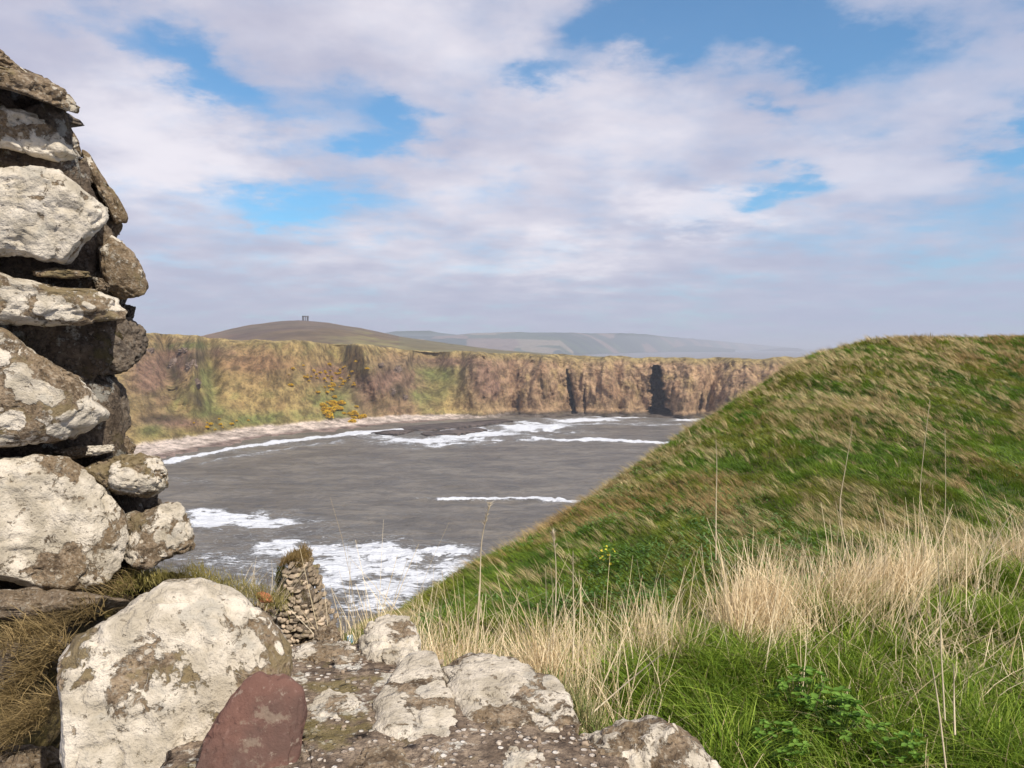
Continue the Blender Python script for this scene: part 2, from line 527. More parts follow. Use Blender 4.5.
mortar_poly = [(100, 1500), (150, 800), (180, 740), (215, 672), (250, 660), (290, 654), (330, 652), (362, 648), (405, 654), (430, 674), (500, 684), (556, 700), (582, 724), (600, 742), (700, 800), (1050, 1500)]
add_stone('mortar', flat(mortar_poly), (0, 0, 1), .02, .6, sill, 0, 0, 0, mat=M_MORTAR, level=7, seed=77, rough=.022, boxy=.25, facets=0, lowfreq=.12)
sill_stones = [
    ([(358, 652), (368, 640), (388, 634), (412, 637), (420, 650), (420, 668), (404, 678), (376, 676), (360, 666)], .05, .2, 1.0, 0, 0, 'white block at the far edge of the wall top'),
    ([(288, 662), (308, 652), (350, 650), (366, 660), (364, 680), (336, 692), (306, 688), (290, 674)], .022, .2, .92, .1, 0, None),
    ([(370, 716), (388, 690), (408, 674), (436, 672), (446, 690), (458, 718), (478, 758), (500, 830), (440, 830), (420, 780), (392, 756), (370, 740)], .03, .2, 1.0, .1, 0, 'long pale cream stone running towards the viewer'),
    ([(290, 738), (304, 716), (330, 698), (356, 698), (366, 722), (354, 752), (326, 768), (292, 764)], .018, .2, 1.0, .05, 0, None),
    ([(436, 684), (468, 671), (512, 676), (556, 692), (582, 708), (592, 732), (566, 748), (530, 742), (502, 756), (474, 740), (454, 712)], .035, .25, .8, .1, 0, 'wide grey brown stone at the grassy edge'),
    ([(340, 785), (364, 762), (398, 756), (418, 778), (410, 830), (335, 830)], .022, .2, .6, 0, 0, None),
    ([(486, 776), (508, 758), (544, 754), (552, 780), (530, 810), (490, 806)], .02, .2, .7, 0, 0, None),
    ([(424, 768), (440, 760), (452, 775), (445, 800), (425, 795)], .02, .1, .5, 0, 0, None),
    ([(252, 668), (285, 660), (304, 674), (300, 690), (268, 684)], .015, .1, .6, .5, 0, None),
    ([(366, 690), (384, 684), (394, 692), (378, 704)], .012, .1, .8, .2, 0, None),
    ([(315, 640), (335, 637), (345, 648), (330, 656), (312, 652)], .03, .2, .5, .2, 0, None),
]
for i, (poly, up, dn, li, mo, dk, lab) in enumerate(sill_stones):
    add_stone('stone', flat(poly), UPN, up, dn, sill, li, mo, dk, label=lab, level=6, seed=211 + i, rough=.0055,
              boxy=.38, facets=8, lowfreq=.45)

# loose grit and pebbles pressed into the mortar
def pebbles(name, centres, sizes, parent, mat, seed=5, nvar=8, col=None):
    v0, f0 = ico(2)
    rng = np.random.default_rng(seed)
    v0 = np.sign(v0) * np.abs(v0) ** .75
    V, Fc, C = [], [], []
    k = 0
    for c, s in zip(centres, sizes):
        v = v0 * (1 + .5 * fbm(v0 * 1.6 + rng.uniform(0, 50, 3), 2, 3))[:, None]
        v = v * rng.uniform(.6, 1.25, 3) * s
        a = rng.uniform(0, 6.28)
        x, y = v[:, 0].copy(), v[:, 1].copy()
        v[:, 0] = x * math.cos(a) - y * math.sin(a); v[:, 1] = x * math.sin(a) + y * math.cos(a)
        V.append(v + c); Fc.append(f0 + k); k += len(v)
        if col is not None: C.append(np.tile(col(rng), (len(v), 1)))
    base = np.array(parent.location) if parent else 0
    me = mesh_np(name, np.concatenate(V) - base, np.concatenate(Fc), col=np.concatenate(C) if C else None)
    return link(name, me, mat, parent)


M_PEB = make_col_mat('pebble_stone', .9)
rp = np.random.default_rng(3)
pc, ps = [], []
for _ in range(1500):
    px, py = rp.uniform(225, 600), rp.uniform(652, 790)
    if px > 440 and py < 700 + (px - 440) * .25: continue
    p = onz(px, py, SZ + .012)
    s = .0016 + .0052 * rp.random() ** 3
    pc.append(p + [0, 0, rp.uniform(-.008, .006)]); ps.append(s)


def pebcol(rng):
    r = rng.random()
    a = np.array([.46, .39, .31]) if r < .25 else np.array([.34, .26, .185]) if r < .8 else np.array([.15, .11, .08])
    return a * rng.uniform(.8, 1.15)


g = pebbles('grit', pc, ps, sill, M_PEB, col=pebcol)
g['kind'] = 'stuff'

# ---- loose boulders on the wall top
big = [(48, 740), (53, 700), (60, 662), (76, 640), (96, 620), (130, 597), (168, 578), (202, 574), (236, 584), (262, 600), (284, 624), (298, 648), (297, 690), (285, 760), (240, 830), (150, 850), (80, 830), (52, 790)]
me, o3 = stone_mesh('boulder', pts_face(big, 1.36), None, .15, .16, level=7, seed=901, rough=.0045, boxy=.5, facets=4, lowfreq=.35)
o = link('boulder', me, M_STONE, loc=o3); o.color = (.90, .72, 0, 1)
tag(o, 'largest rounded boulder, cream lichen and olive patches, lying against the foot of the tall wall', 'boulder', 'boulders on the wall top')
f_out = [(536, 768), (560, 738), (592, 721), (618, 711), (648, 710), (676, 722), (702, 746), (730, 780), (745, 860), (640, 900), (550, 860), (530, 800)]
me, o3 = stone_mesh('boulder', pts_face(f_out, 1.25), None, .09, .12, level=6, seed=905, rough=.007, boxy=.5, facets=8, lowfreq=.3)
o = link('boulder', me, M_STONE, loc=o3); o.color = (.8, .1, 0, 1)
tag(o, 'low grey brown boulder beside the green grass at the bottom edge', 'boulder', 'boulders on the wall top')
red = [(228, 700), (241, 680), (257, 670), (285, 671), (306, 686), (310, 712), (303, 738), (298, 775), (290, 840), (232, 860), (182, 840), (190, 770), (208, 730)]
me, o3 = stone_mesh('red_rock', pts_face(red, 1.195), None, .04, .12, level=6, seed=907, rough=.0028, boxy=.4, facets=9, lowfreq=.12)
o = link('red_rock', me, M_RED, loc=o3)
tag(o, 'smooth dark red sandstone block leaning on the cream boulder', 'rock')


# ------------------------------------------------------------------ near terrain (polar height field)
def interp_px(table, px, col=1):
    t = np.array(table, float)
    return np.interp(px, t[:, 0], t[:, col])


SIL = [(-400, 610), (150, 612), (230, 618), (262, 628), (285, 645), (320, 652), (345, 642), (370, 624), (400, 613), (440, 590), (480, 566), (540, 536),
       (600, 495), (650, 460), (700, 425), (750, 395), (790, 368), (815, 356), (840, 349), (870, 343.5), (900, 340), (960, 339), (1024, 338.5), (1500, 334)]
YC = [(-400, 14), (285, 15), (345, 15), (400, 15), (480, 17), (600, 21), (700, 25), (800, 30), (900, 33), (1024, 35), (1500, 38)]
BROW = [(-400, 3.0, 760), (300, 3.0, 720), (400, 3.1, 700), (500, 3.4, 696), (600, 3.6, 690), (700, 4.0, 645), (800, 4.3, 615), (1024, 5.0, 572), (1500, 5.5, 540)]
DIP = [(-400, .6), (345, .8), (400, 1.0), (600, 1.7), (800, 2.4), (1024, 2.6), (1500, 2.6)]


def terrain_z(px, Y):
    """px: azimuth expressed as tan*F+512, Y: distance north"""
    sil = interp_px(SIL, px); yc = interp_px(YC, px)
    yb = interp_px(BROW, px, 1); pyb = interp_px(BROW, px, 2)
    los_c = ray(px, sil)[1]
    zc = CAMZ + los_c * yc
    zb = CAMZ + ray(px, pyb)[1] * yb
    t = np.clip((Y - yb) / (yc - yb), 0, 1)
    dip = interp_px(DIP, px)
    z_mid = zb + (zc - zb) * t - dip * np.sin(math.pi * t ** .62) ** 1.3
    z_near = zb - (yb - Y) * .13
    d = np.maximum(0, Y - yc)
    z_far = zc + los_c * d - .055 * d ** 2
    z = np.where(Y < yb, z_near, np.where(Y < yc, z_mid, z_far))
    x = (px - 512) / F * Y
    P = np.stack([x, Y], -1)
    amp = smooth(Y, 5, 12) * .10
    z = z + (fbm(P * .55, 4, 5) + .9 * fbm(P * .9 + 9, 3, 15)) * amp * 1.5 * (1 - .6 * smooth(Y, yc - 3, yc)) + fbm(P * 3.1, 3, 8) * .02
    return z


npx, ny = 620, 420
pxs = np.linspace(-420, 1480, npx)
ys = np.concatenate([np.geomspace(.25, 42, 330), np.linspace(42.6, 72, ny - 330)])
PX, YY = np.meshgrid(pxs, ys, indexing='ij')
ZZ = terrain_z(PX, YY)
ZZ = np.maximum(ZZ, -6)
XX = (PX - 512) / F * YY
m, t, b = material('turf_soil')
v = t.new('ShaderNodeTexCoord').outputs['Object']
n1 = t.noise(v, 1.2, 6, .6); n2 = t.noise(v, 9, 6, .7)
c = t.mix(t.mr(n1, .4, .6), (.055, .085, .018), (.13, .095, .04))
c = t.mix(t.mr(n2, .4, .65), c, (.05, .06, .018))
t.put(b.inputs['Base Color'], c)
t.put(b.inputs['Normal'], t.bump(n2, 1, .05))
me = mesh_np('hillside', np.stack([XX, YY, ZZ], -1), grid_quads(npx, ny))
tag(link('hillside', me, m), kind='structure')


# ------------------------------------------------------------------ blades
def blades(root, up, lean, length, width, col, segs=3, seed=0, tipw=.12, facing=None):
    """root (N,3); up (N,3) initial unit direction; lean (N,3) added quadratically; returns verts, quads, colours"""
    rng = np.random.default_rng(seed)
    N = len(root)
    if facing is None:
        a = rng.uniform(0, math.pi, N)
        side = np.stack([np.cos(a), np.sin(a), np.zeros(N)], -1)
    else:
        side = facing
    V = []
    for k in range(segs + 1):
        s = k / segs
        p = root + length[:, None] * (up * s + lean * s * s)
        w = (width * ((1 - s) ** .7 * (1 - tipw) + tipw) * .5)[:, None]
        V.append(p - side * w); V.append(p + side * w)
    V = np.stack(V, 1)  # N, 2(segs+1), 3
    nv = 2 * (segs + 1)
    q = []
    for k in range(segs):
        q.append([2 * k, 2 * k + 1, 2 * k + 3, 2 * k + 2])
    Q = (np.arange(N)[:, None, None] * nv + np.array(q)[None]).reshape(-1, 4)
    Cc = np.repeat(col, nv, axis=0)
    return V.reshape(-1, 3), Q, Cc


def blade_obj(name, parts, mat):
    V, Q, C = [], [], []
    k = 0
    for v, q, c in parts:
        V.append(v); Q.append(q + k); C.append(c); k += len(v)
    me = mesh_np(name, np.concatenate(V), np.concatenate(Q), smooth_sh=False, col=np.concatenate(C))
    return link(name, me, mat)


def unit(a):
    return a / np.linalg.norm(a, axis=-1, keepdims=True)


def mixc(a, b, f):
    return np.asarray(a) * (1 - f[:, None]) + np.asarray(b) * f[:, None]


rg = np.random.default_rng(21)


# -- far hill: wind-combed tussocks
def hill_points(n):
    out = []
    tot = 0
    while tot < n:
        px = rg.uniform(330, 1130, n)
        Y = rg.uniform(4.2, 42, n)
        x = (px - 512) / F * Y
        keep = rg.random(n) < Y / 42          # uniform per ground area
        yc = interp_px(YC, px)
        keep &= (Y < yc + 2.5) & (Y > interp_px(BROW, px, 1) + .3)
        # a little denser towards the viewer
        keep &= rg.random(n) < np.clip(16 / Y, .5, 1.0)
        out.append(np.stack([x[keep], Y[keep], px[keep]], -1)); tot += keep.sum()
    return np.concatenate(out)[:n]


NT_ = 42000
tp = hill_points(NT_)
tx, ty, tpx = tp.T
P2 = tp[:, :2]
patch = fbm(P2 * .3, 3, 31) * .9 + fbm(P2 * 1.1, 3, 33) * .9   # >0 dry, <0 green
drybias = .02 + .22 * smooth(ty, 15, 26) - .5 * np.exp(-(((tpx - 640) / 100) ** 2 + ((ty - 14) / 5) ** 2))
dry = rg.random(NT_) < np.clip(.17 + .55 * (patch + drybias), .03, .62)
nb = 11
rep = lambda a: np.repeat(a, nb, axis=0)
trad = np.where(dry, .055, .14)
ang = rg.uniform(0, 6.28, NT_ * nb); rad = rep(trad) * np.sqrt(rg.random(NT_ * nb))
bx = rep(tx) + np.cos(ang) * rad
by = rep(ty) + np.sin(ang) * rad
bpx = bx / by * F + 512
bz = terrain_z(bpx, by) - .015
root = np.stack([bx, by, bz], -1)
wind = unit(np.stack([-.75 + .9 * fbm(P2 * .7, 2, 41), .1 + .9 * fbm(P2 * .7, 2, 42), .05 + 0 * tx], -1) + rg.normal(0, .25, (NT_, 3)) * [1, 1, .2])
wind = rep(wind)
L = rep(np.where(dry, rg.uniform(.22, .46, NT_), rg.uniform(.12, .26, NT_))) * rg.uniform(.6, 1.1, NT_ * nb)
up = unit(np.stack([rg.normal(-.30, .16, NT_ * nb), rg.normal(0, .2, NT_ * nb), np.full(NT_ * nb, .9)], -1)) * .78
lean = wind * rep(rg.uniform(.25, .6, NT_))[:, None] + np.array([0, 0, -.16])
wd = np.clip(by * .0008, .006, .03) * rg.uniform(.7, 1.3, NT_ * nb) * rep(np.where(dry, .8, 1.2))
cdry = mixc((.42, .31, .13), (.76, .62, .34), rg.random(NT_))
rust = smooth(fbm(P2 * .28, 3, 51) + .25 * (tpx < 600), .05, .45)[:, None]
cdry = cdry * (1 - rust * .6) + np.array([.40, .24, .08]) * rust * .6
cgr = mixc((.05, .13, .008), (.23, .33, .03), rg.random(NT_) * .6 + .4 * smooth(fbm(P2 * 1.6, 3, 61), -.3, .3))
yel = smooth(fbm(P2 * .6, 3, 57), -.05, .4)[:, None]
cgr = cgr * (1 - yel * .6) + np.array([.27, .25, .04]) * yel * .6
tc = np.where(dry[:, None], cdry, cgr) * rg.uniform(.62, 1.2, (NT_, 1))
bc = rep(tc) * rg.uniform(.7, 1.2, (NT_ * nb, 1))
part1 = blades(root, up, lean, L, wd, bc, 2, 1)
hg = blade_obj('hillside_grass', [part1], M_BLADE)
tag(hg, kind='stuff')

# -- broad leaved dark green plants in the dip
nl = 20000
px_ = rg.uniform(330, 1130, nl * 6); Y_ = rg.uniform(5, 26, nl * 6)
x_ = (px_ - 512) / F * Y_
mask = fbm(np.stack([x_, Y_], -1) * .45, 3, 71) + .9 * np.exp(-(((px_ - 640) / 120) ** 2 + ((Y_ - 14) / 4) ** 2)) + .55 * np.exp(-(((px_ - 820) / 80) ** 2 + ((Y_ - 10) / 3) ** 2))
ok = (mask + rg.normal(0, .18, nl * 6) > .55) & (Y_ < interp_px(YC, px_) - .6) & (rg.random(nl * 6) < Y_ / 20)
px_, Y_, x_ = px_[ok][:nl], Y_[ok][:nl], x_[ok][:nl]
n_ = len(px_)
root = np.stack([x_, Y_, terrain_z(px_, Y_) + rg.uniform(0, .16, n_)], -1)
a = rg.uniform(0, 6.28, n_)
up = np.stack([np.cos(a) * .8, np.sin(a) * .8, rg.uniform(.2, .9, n_)], -1)
side = np.stack([-np.sin(a), np.cos(a), np.zeros(n_)], -1)
v1, q1, c1 = blades(root, up, np.tile([0, 0, -.3], (n_, 1)), rg.uniform(.04, .10, n_), rg.uniform(.025, .05, n_), mixc((.05, .12, .02), (.15, .25, .06), rg.random(n_)), 2, 3, .3, side)
lv = blade_obj('leafy_ground_cover', [(v1, q1, c1)], M_BLADE)
tag(lv, kind='stuff')


# -- near green grass
def near_pts(n, pxr, Yr, cond):
    px = rg.uniform(*pxr, n); Y = rg.uniform(*Yr, n)
    k = cond(px, Y) & (rg.random(n) < Y / Yr[1])
    return px[k], Y[k]


def brow_y(px): return interp_px(BROW, px, 1)


clx, cly = near_pts(5200, (520, 1250), (1.55, 5.2), lambda px, Y: (Y < brow_y(px) + .25) & ((Y > 1.95) | (px > 640)) & (px > 560 + 40 * (Y < 2.6) + rg.normal(0, 12, px.shape)))
ncl = len(clx)
nb = 34
cx = (clx - 512) / F * cly
clean = np.stack([rg.normal(-.12, .30, ncl), rg.normal(-.05, .28, ncl), np.zeros(ncl)], -1)
hf = fbm(np.stack([cx, cly], -1) * 2.2, 3, 81)
cl_len = .17 + .20 * hf + rg.uniform(-.06, .08, ncl)
ang = rg.uniform(0, 6.28, ncl * nb); rad = .055 * np.sqrt(rg.random(ncl * nb))
bx = rep(cx) + np.cos(ang) * rad; by = rep(cly) + np.sin(ang) * rad
bpx = bx / by * F + 512
root = np.stack([bx, by, terrain_z(bpx, by) - .01], -1)
out_d = np.stack([np.cos(ang), np.sin(ang), 0 * ang], -1)
up = unit(out_d * rg.uniform(0, .35, (ncl * nb, 1)) + rep(clean) * .5 + np.array([0, 0, 1.]))
lean = rep(clean) * rg.uniform(.5, 1.5, (ncl * nb, 1)) + out_d * rg.uniform(0, .3, (ncl * nb, 1)) + np.array([0, 0, -.25])
L = rep(cl_len) * rg.uniform(.55, 1.25, ncl * nb)
col = mixc((.085, .17, .010), (.34, .44, .055), rg.random(ncl * nb) ** 1.2)
yl = rg.random(ncl * nb) < .07
col[yl] = (.50, .42, .20)
cl_t = rep(rg.uniform(.6, 1.25, ncl))
col *= cl_t[:, None]
gp = blades(root, up, lean, L, rg.uniform(.004, .0085, ncl * nb), col, 4, 5, .08)
gg = blade_obj('green_grass', [gp], M_BLADE)
tag(gg, kind='stuff')

# -- dry straw band along the brow
def straw(n, pxr, dY, Lr, wr, seed, spread=.22, condf=None, lean_amt=.5, ylo=None):
    r = np.random.default_rng(seed)
    px = r.uniform(*pxr, n)
    Y = brow_y(px) + r.normal(0, 1, n) * dY[1] + dY[0]
    dens = fbm(np.stack([(px - 512) / F * Y, Y], -1) * 2.3, 3, 91)
    k = dens + r.normal(0, .16, n) > -.10
    if condf is not None: k &= condf(px, Y, r)
    px, Y = px[k], Y[k]; n = len(px)
    x = (px - 512) / F * Y
    root = np.stack([x, Y, terrain_z(px, Y) - .01], -1)
    cln = np.stack([fbm(np.stack([x, Y], -1) * 4, 2, 93), fbm(np.stack([x, Y], -1) * 4, 2, 95), 0 * x], -1) * .5
    up = unit(np.stack([r.normal(.05, spread, n), r.normal(0, spread, n), np.ones(n)], -1) + cln)
    la = r.uniform(0, 6.28, n)
    lean = np.stack([np.cos(la), np.sin(la) * .7, -.25 - 0 * la], -1) * (r.random(n) ** 2 * lean_amt)[:, None]
    L = r.uniform(*Lr, n) * (.6 + .6 * r.random(n) ** 2.5)
    c = mixc((.60, .455, .25), (.94, .79, .54), r.random(n))
    return blades(root, up, lean, L, r.uniform(*wr, n), c, 5, seed + 1, .3)


s1 = straw(21000, (395, 1250), (.30, .36), (.28, .60), (.0035, .0065), 301, .26)
s2 = straw(4500, (700, 1250), (.15, .28), (.25, .55), (.003, .0055), 303, .3)
s3 = straw(2600, (330, 560), (-.1, .35), (.25, .55), (.003, .005), 305, .22)
s4 = straw(2000, (560, 1250), (-.7, .75), (.12, .42), (.003, .0055), 307, .6, lean_amt=1.3)
s6 = straw(1000, (860, 1250), (-.9, .5), (.15, .40), (.003, .0055), 311, .5, lean_amt=1.0)
s7 = straw(11000, (400, 780), (.25, .32), (.28, .58), (.0035, .0060), 313, .24)
s5 = straw(1300, (330, 640), (.35, .3), (.45, .85), (.003, .0045), 309, .3, lean_amt=.8)
ds = blade_obj('dry_grass', [s1, s2, s3, s4, s5, s6, s7], M_STRAW)
tag(ds, kind='stuff')


# tall single stalks
def tube(pts, r0, r1, n=6):
    pts = np.asarray(pts, float)
    V, Q = [], []
    for i, p in enumerate(pts):
        d = pts[min(i + 1, len(pts) - 1)] - pts[max(i - 1, 0)]
        d = d / np.linalg.norm(d)
        a = np.cross(d, (0, 1, .1)); a /= np.linalg.norm(a); b_ = np.cross(d, a)
        r = r0 + (r1 - r0) * i / (len(pts) - 1)
        for k in range(n):
            an = 2 * math.pi * k / n
            V.append(p + r * (math.cos(an) * a + math.sin(an) * b_))
    for i in range(len(pts) - 1):
        for k in range(n):
            Q.append([i * n + k, i * n + (k + 1) % n, (i + 1) * n + (k + 1) % n, (i + 1) * n + k])
    return np.array(V), np.array(Q)


m_stalk, t, b = material('stalk_straw')
v_, oi = obj_coords(t)
t.put(b.inputs['Base Color'], t.mix(t.noise(v_, 30, 4), (.42, .32, .19), (.72, .62, .44)))
stalks = [
    ([(478, 640), (480, 585), (481, 540), (490, 503)], 3.3, True, 'tall dry stalk with small seed head rising over the water left of the slope'),
    ([(553, 650), (556, 600), (556, 560), (553, 532)], 3.4, True, 'upright dry stalk with a tufted tip in front of the rusty part of the slope'),
    ([(573, 660), (574, 620), (573, 580), (573, 551)], 3.3, False, 'straight thick pale stalk just right of the tufted one'),
    ([(716, 560), (716, 500), (717, 470), (716, 440)], 4.3, False, 'very thin stalk reaching highest against the dark green patch'),
    ([(932, 650), (925, 560), (918, 500), (930, 400)], 5.0, False, 'thin bent stalk standing highest over the straw band'),
    ([(850, 560), (838, 510), (846, 465), (853, 424)], 4.6, False, 'dry stalk crossing another above the straw clump'),
    ([(948, 620), (942, 555), (946, 500), (945, 430)], 4.9, False, 'pale stalk near the right edge with an open tip'),
    ([(946, 768), (938, 700), (931, 660), (927, 655)], 2.6, False, 'short broken stalk upright in the green grass at the lower right'),
    ([(955, 735), (954, 700), (954, 680), (953, 663)], 2.6, False, 'second broken stalk a hand to the right of the first'),
    ([(945, 720), (941, 650), (940, 600), (938, 556)], 2.9, False, 'long grey stalk leaning over the lower right grass'),
    ([(578, 726), (600, 706), (630, 680), (662, 654)], 2.3, False, 'pale straw lying diagonally across the green grass beside the low wall'),
]
for k, (poly, Y, head, lab) in enumerate(stalks):
    P = np.array(poly, float)
    tt = np.linspace(0, 1, 13)
    pts = W(np.interp(tt, np.linspace(0, 1, len(P)), P[:, 0]), np.interp(tt, np.linspace(0, 1, len(P)), P[:, 1]), Y + .08 * np.sin(tt * 3))
    kk = np.array([.25, .5, .25])
    for _ in range(2):
        pts[1:-1] = .25 * pts[:-2] + .5 * pts[1:-1] + .25 * pts[2:]
    o3 = pts[0].copy()
    V, Q = tube(pts - o3, .0032, .0015)
    if head:
        root_ = empty('dry_grass_stalk', o3)
        link('stem', mesh_np('stem', V, Q), m_stalk, root_)
        n = 46
        s = rg.uniform(.80, 1.0, n)
        pr = np.stack([np.interp(s, tt, pts[:, i]) for i in range(3)], -1) - o3
        dv = unit(np.stack([rg.normal(0, .5, n), rg.normal(0, .5, n), np.full(n, .9)], -1))
        hv, hq, hc = blades(pr, dv, dv * 0, rg.uniform(.012, .03, n), np.full(n, .005), mixc((.5, .4, .25), (.7, .6, .45), rg.random(n)), 1, 9)
        link('seed_head', mesh_np('seed_head', hv, hq, False, col=hc), M_STRAW, root_)
        tag(root_, lab, 'grass stalk', 'tall dry grass stalks')
    else:
        o = link('dry_grass_stalk', mesh_np('dry_grass_stalk', V, Q), m_stalk, loc=o3)
        tag(o, lab, 'grass stalk', 'tall dry grass stalks')


# leafy weeds, lower right
def leaf_plant(px, py, Y, n, size, seed, label, name='leafy_weed', cat='weed', group='leafy weeds in the near grass', cols=((.07, .16, .015), (.19, .33, .05))):
    r = np.random.default_rng(seed)
    o3 = W(px, py, Y)
    yy_ = np.linspace(1.2, 20, 3000)
    gy = 384 - ((terrain_z(np.full(3000, float(px)), yy_) - CAMZ) / yy_ * CP + SP) / (CP - (terrain_z(np.full(3000, float(px)), yy_) - CAMZ) / yy_ * SP) * F
    Yg = yy_[np.argmax(gy < py + 12)]
    o3 = np.array([(px - 512) / F * Yg, Yg, float(terrain_z(np.array([float(px)]), np.array([Yg]))[0])])
    root_ = empty(name, o3)
    # stems
    sv, sq = [], []
    lr, lu, lf, lcol = [], [], [], []
    k = 0
    for i in range(n):
        a = r.uniform(0, 6.28); rr = size * math.sqrt(r.random())
        tip = np.array([math.cos(a) * rr, math.sin(a) * rr, size * r.uniform(.9, 2.0)])
        tt = np.linspace(0, 1, 5)[:, None]
        p = tip * tt * np.array([1, 1, 1]) + np.array([0, 0, .1 * size]) * np.sin(tt * 3.14)
        V, Q = tube(p, .0016, .001, 4)
        sv.append(V); sq.append(Q + k); k += len(V)
        for j in range(3):
            b_ = a + (j - 1) * 1.6 + r.normal(0, .3)
            lr.append(tip); lu.append((math.cos(b_) * .85, math.sin(b_) * .85, r.uniform(.0, .5))); lf.append((-math.sin(b_), math.cos(b_), r.uniform(-.2, .2)))
    link('stems', mesh_np('stems', np.concatenate(sv), np.concatenate(sq), col=(.08, .14, .03)), M_BLADE, root_)
    lr, lu, lf = map(np.array, (lr, lu, lf)); N = len(lr)
    # leaf as 4-row strip: narrow, wide, wide, narrow with a fold
    L = r.uniform(.22, .40, N) * size
    Wd = L * .62
    rows = [(0, .1), (.25, .8), (.55, 1), (.8, .7), (1, .08)]
    V = []
    for s, w in rows:
        p = lr + L[:, None] * (lu * s + np.array([0, 0, -.25]) * s * s)
        V += [p - lf * (Wd * w * .5)[:, None] + [0, 0, .004], p - [0, 0, .004 * w], p + lf * (Wd * w * .5)[:, None] + [0, 0, .004]]
    V = np.stack(V, 1)
    q = []
    for i in range(4):
        for j in range(2):
            q.append([3 * i + j, 3 * i + j + 1, 3 * i + j + 4, 3 * i + j + 3])
    Q = (np.arange(N)[:, None, None] * 15 + np.array(q)[None]).reshape(-1, 4)
    C = np.repeat(mixc(cols[0], cols[1], r.random(N)), 15, 0)
    link('leaves', mesh_np('leaves', V.reshape(-1, 3), Q, True, col=C), M_BLADE, root_)
    tag(root_, label, cat, group)
    return root_


leaf_plant(805, 712, 2.75, 34, .11, 1, 'nettle like weed with bright leaves, uppermost of the leafy clump at lower right')
leaf_plant(845, 742, 2.65, 40, .12, 2, 'bushy weed with small green leaves at the centre of the leafy clump')
leaf_plant(790, 770, 2.4, 34, .10, 3, 'low weed with crowded leaves at the bottom edge of the photo')
leaf_plant(905, 770, 2.5, 26, .10, 4, 'weed with sparse leaves near two broken stalks at the bottom edge')
fl = leaf_plant(608, 558, 9.0, 26, .20, 6, 'clump of small yellow flowers on the green slope just above the straw', 'yellow_flower_clump', 'wild flowers', None)
n = 7
a = np.arange(n) * 6.283 / n
fv, fq, fc = blades(np.zeros((n, 3)), np.stack([np.cos(a) * .8, np.sin(a) * .8, np.full(n, .35)], -1), np.zeros((n, 3)), np.full(n, .028), np.full(n, .02), np.tile([.72, .60, .06], (n, 1)), 2, 4, .6,
                    np.stack([-np.sin(a), np.cos(a), 0 * a], -1))
fme = mesh_np('flower', fv, fq, False, col=fc)
for _ in range(24):
    f_ = link('flower', fme, M_STRAW, fl)
    f_.location = (rg.normal(0, .09), rg.normal(0, .07), rg.uniform(.08, .40))
    f_.rotation_euler = (rg.uniform(.2, .9), rg.normal(0, .4), rg.uniform(0, 6))

# ------------------------------------------------------------------ turf bank behind the boulder + wall foot on the left
m, t, b = material('mossy_soil')
v = t.new('ShaderNodeTexCoord').outputs['Object']
n1 = t.noise(v, 8, 6, .65); n2 = t.noise(v, 50, 6, .7)
c = t.mix(t.mr(n1, .4, .6), (.09, .065, .035), (.16, .125, .04))
c = t.mix(t.mr(n2, .45, .65), c, (.05, .038, .025))
c = t.mix(t.mr(n2, .6, .7, 0, .6), c, (.34, .29, .22))
t.put(b.inputs['Base Color'], c); t.put(b.inputs['Normal'], t.bump(n2, 1, .02))
M_SOIL = m
bank = [(60, 640), (110, 592), (150, 578), (196, 577), (225, 588), (250, 600), (266, 614), (272, 640), (262, 700), (60, 700)]
me, o3 = stone_mesh('turf_bank', pts_face(bank, 2.15), None, .2, .3, level=6, seed=51, rough=.02, boxy=.45, facets=0, lowfreq=.3)
tag(link('turf_bank', me, M_SOIL, loc=o3), kind='structure')
left_bank = [(-300, 600), (0, 588), (110, 592), (128, 610), (90, 680), (60, 780), (60, 1000), (-300, 1000)]
me, o3 = stone_mesh('rubble_bank', pts_face(left_bank, 1.7), None, .1, .4, level=6, seed=53, rough=.03, boxy=.4, facets=0, lowfreq=.4)
tag(link('rubble_bank', me, M_SOIL, loc=o3), kind='structure')
for k, (poly, Y, li, mo, lab) in enumerate([
    ([(-40, 590), (30, 592), (100, 590), (118, 596), (92, 612), (40, 622), (-40, 626)], 1.76, .35, .5, 'flat dark slab lying under the lowest block of the tall wall'),
    ([(-40, 640), (10, 640), (30, 652), (34, 674), (14, 690), (-40, 694)], 1.62, .45, .4, 'small grey rock half buried in moss at the left edge'),
    ([(-40, 742), (10, 742), (40, 748), (56, 764), (40, 800), (-40, 800)], 1.42, .55, .3, 'grey rock in the bottom left corner beside the big boulder'),
    ([(30, 640), (50, 634), (62, 646), (58, 668), (36, 668)], 1.64, .3, .2, 'small dark stone between the moss and the big boulder')]):
    me, o3 = stone_mesh('rock', pts_face(poly, Y), (.05, -1, .5), .07, .12, level=5, seed=61 + k, rough=.008, boxy=.45, facets=9)
    o = link('rock', me, M_STONE, loc=o3); o.color = (li, mo, .25, 1)
    tag(o, lab, 'rock', 'rocks at the foot of the tall wall')


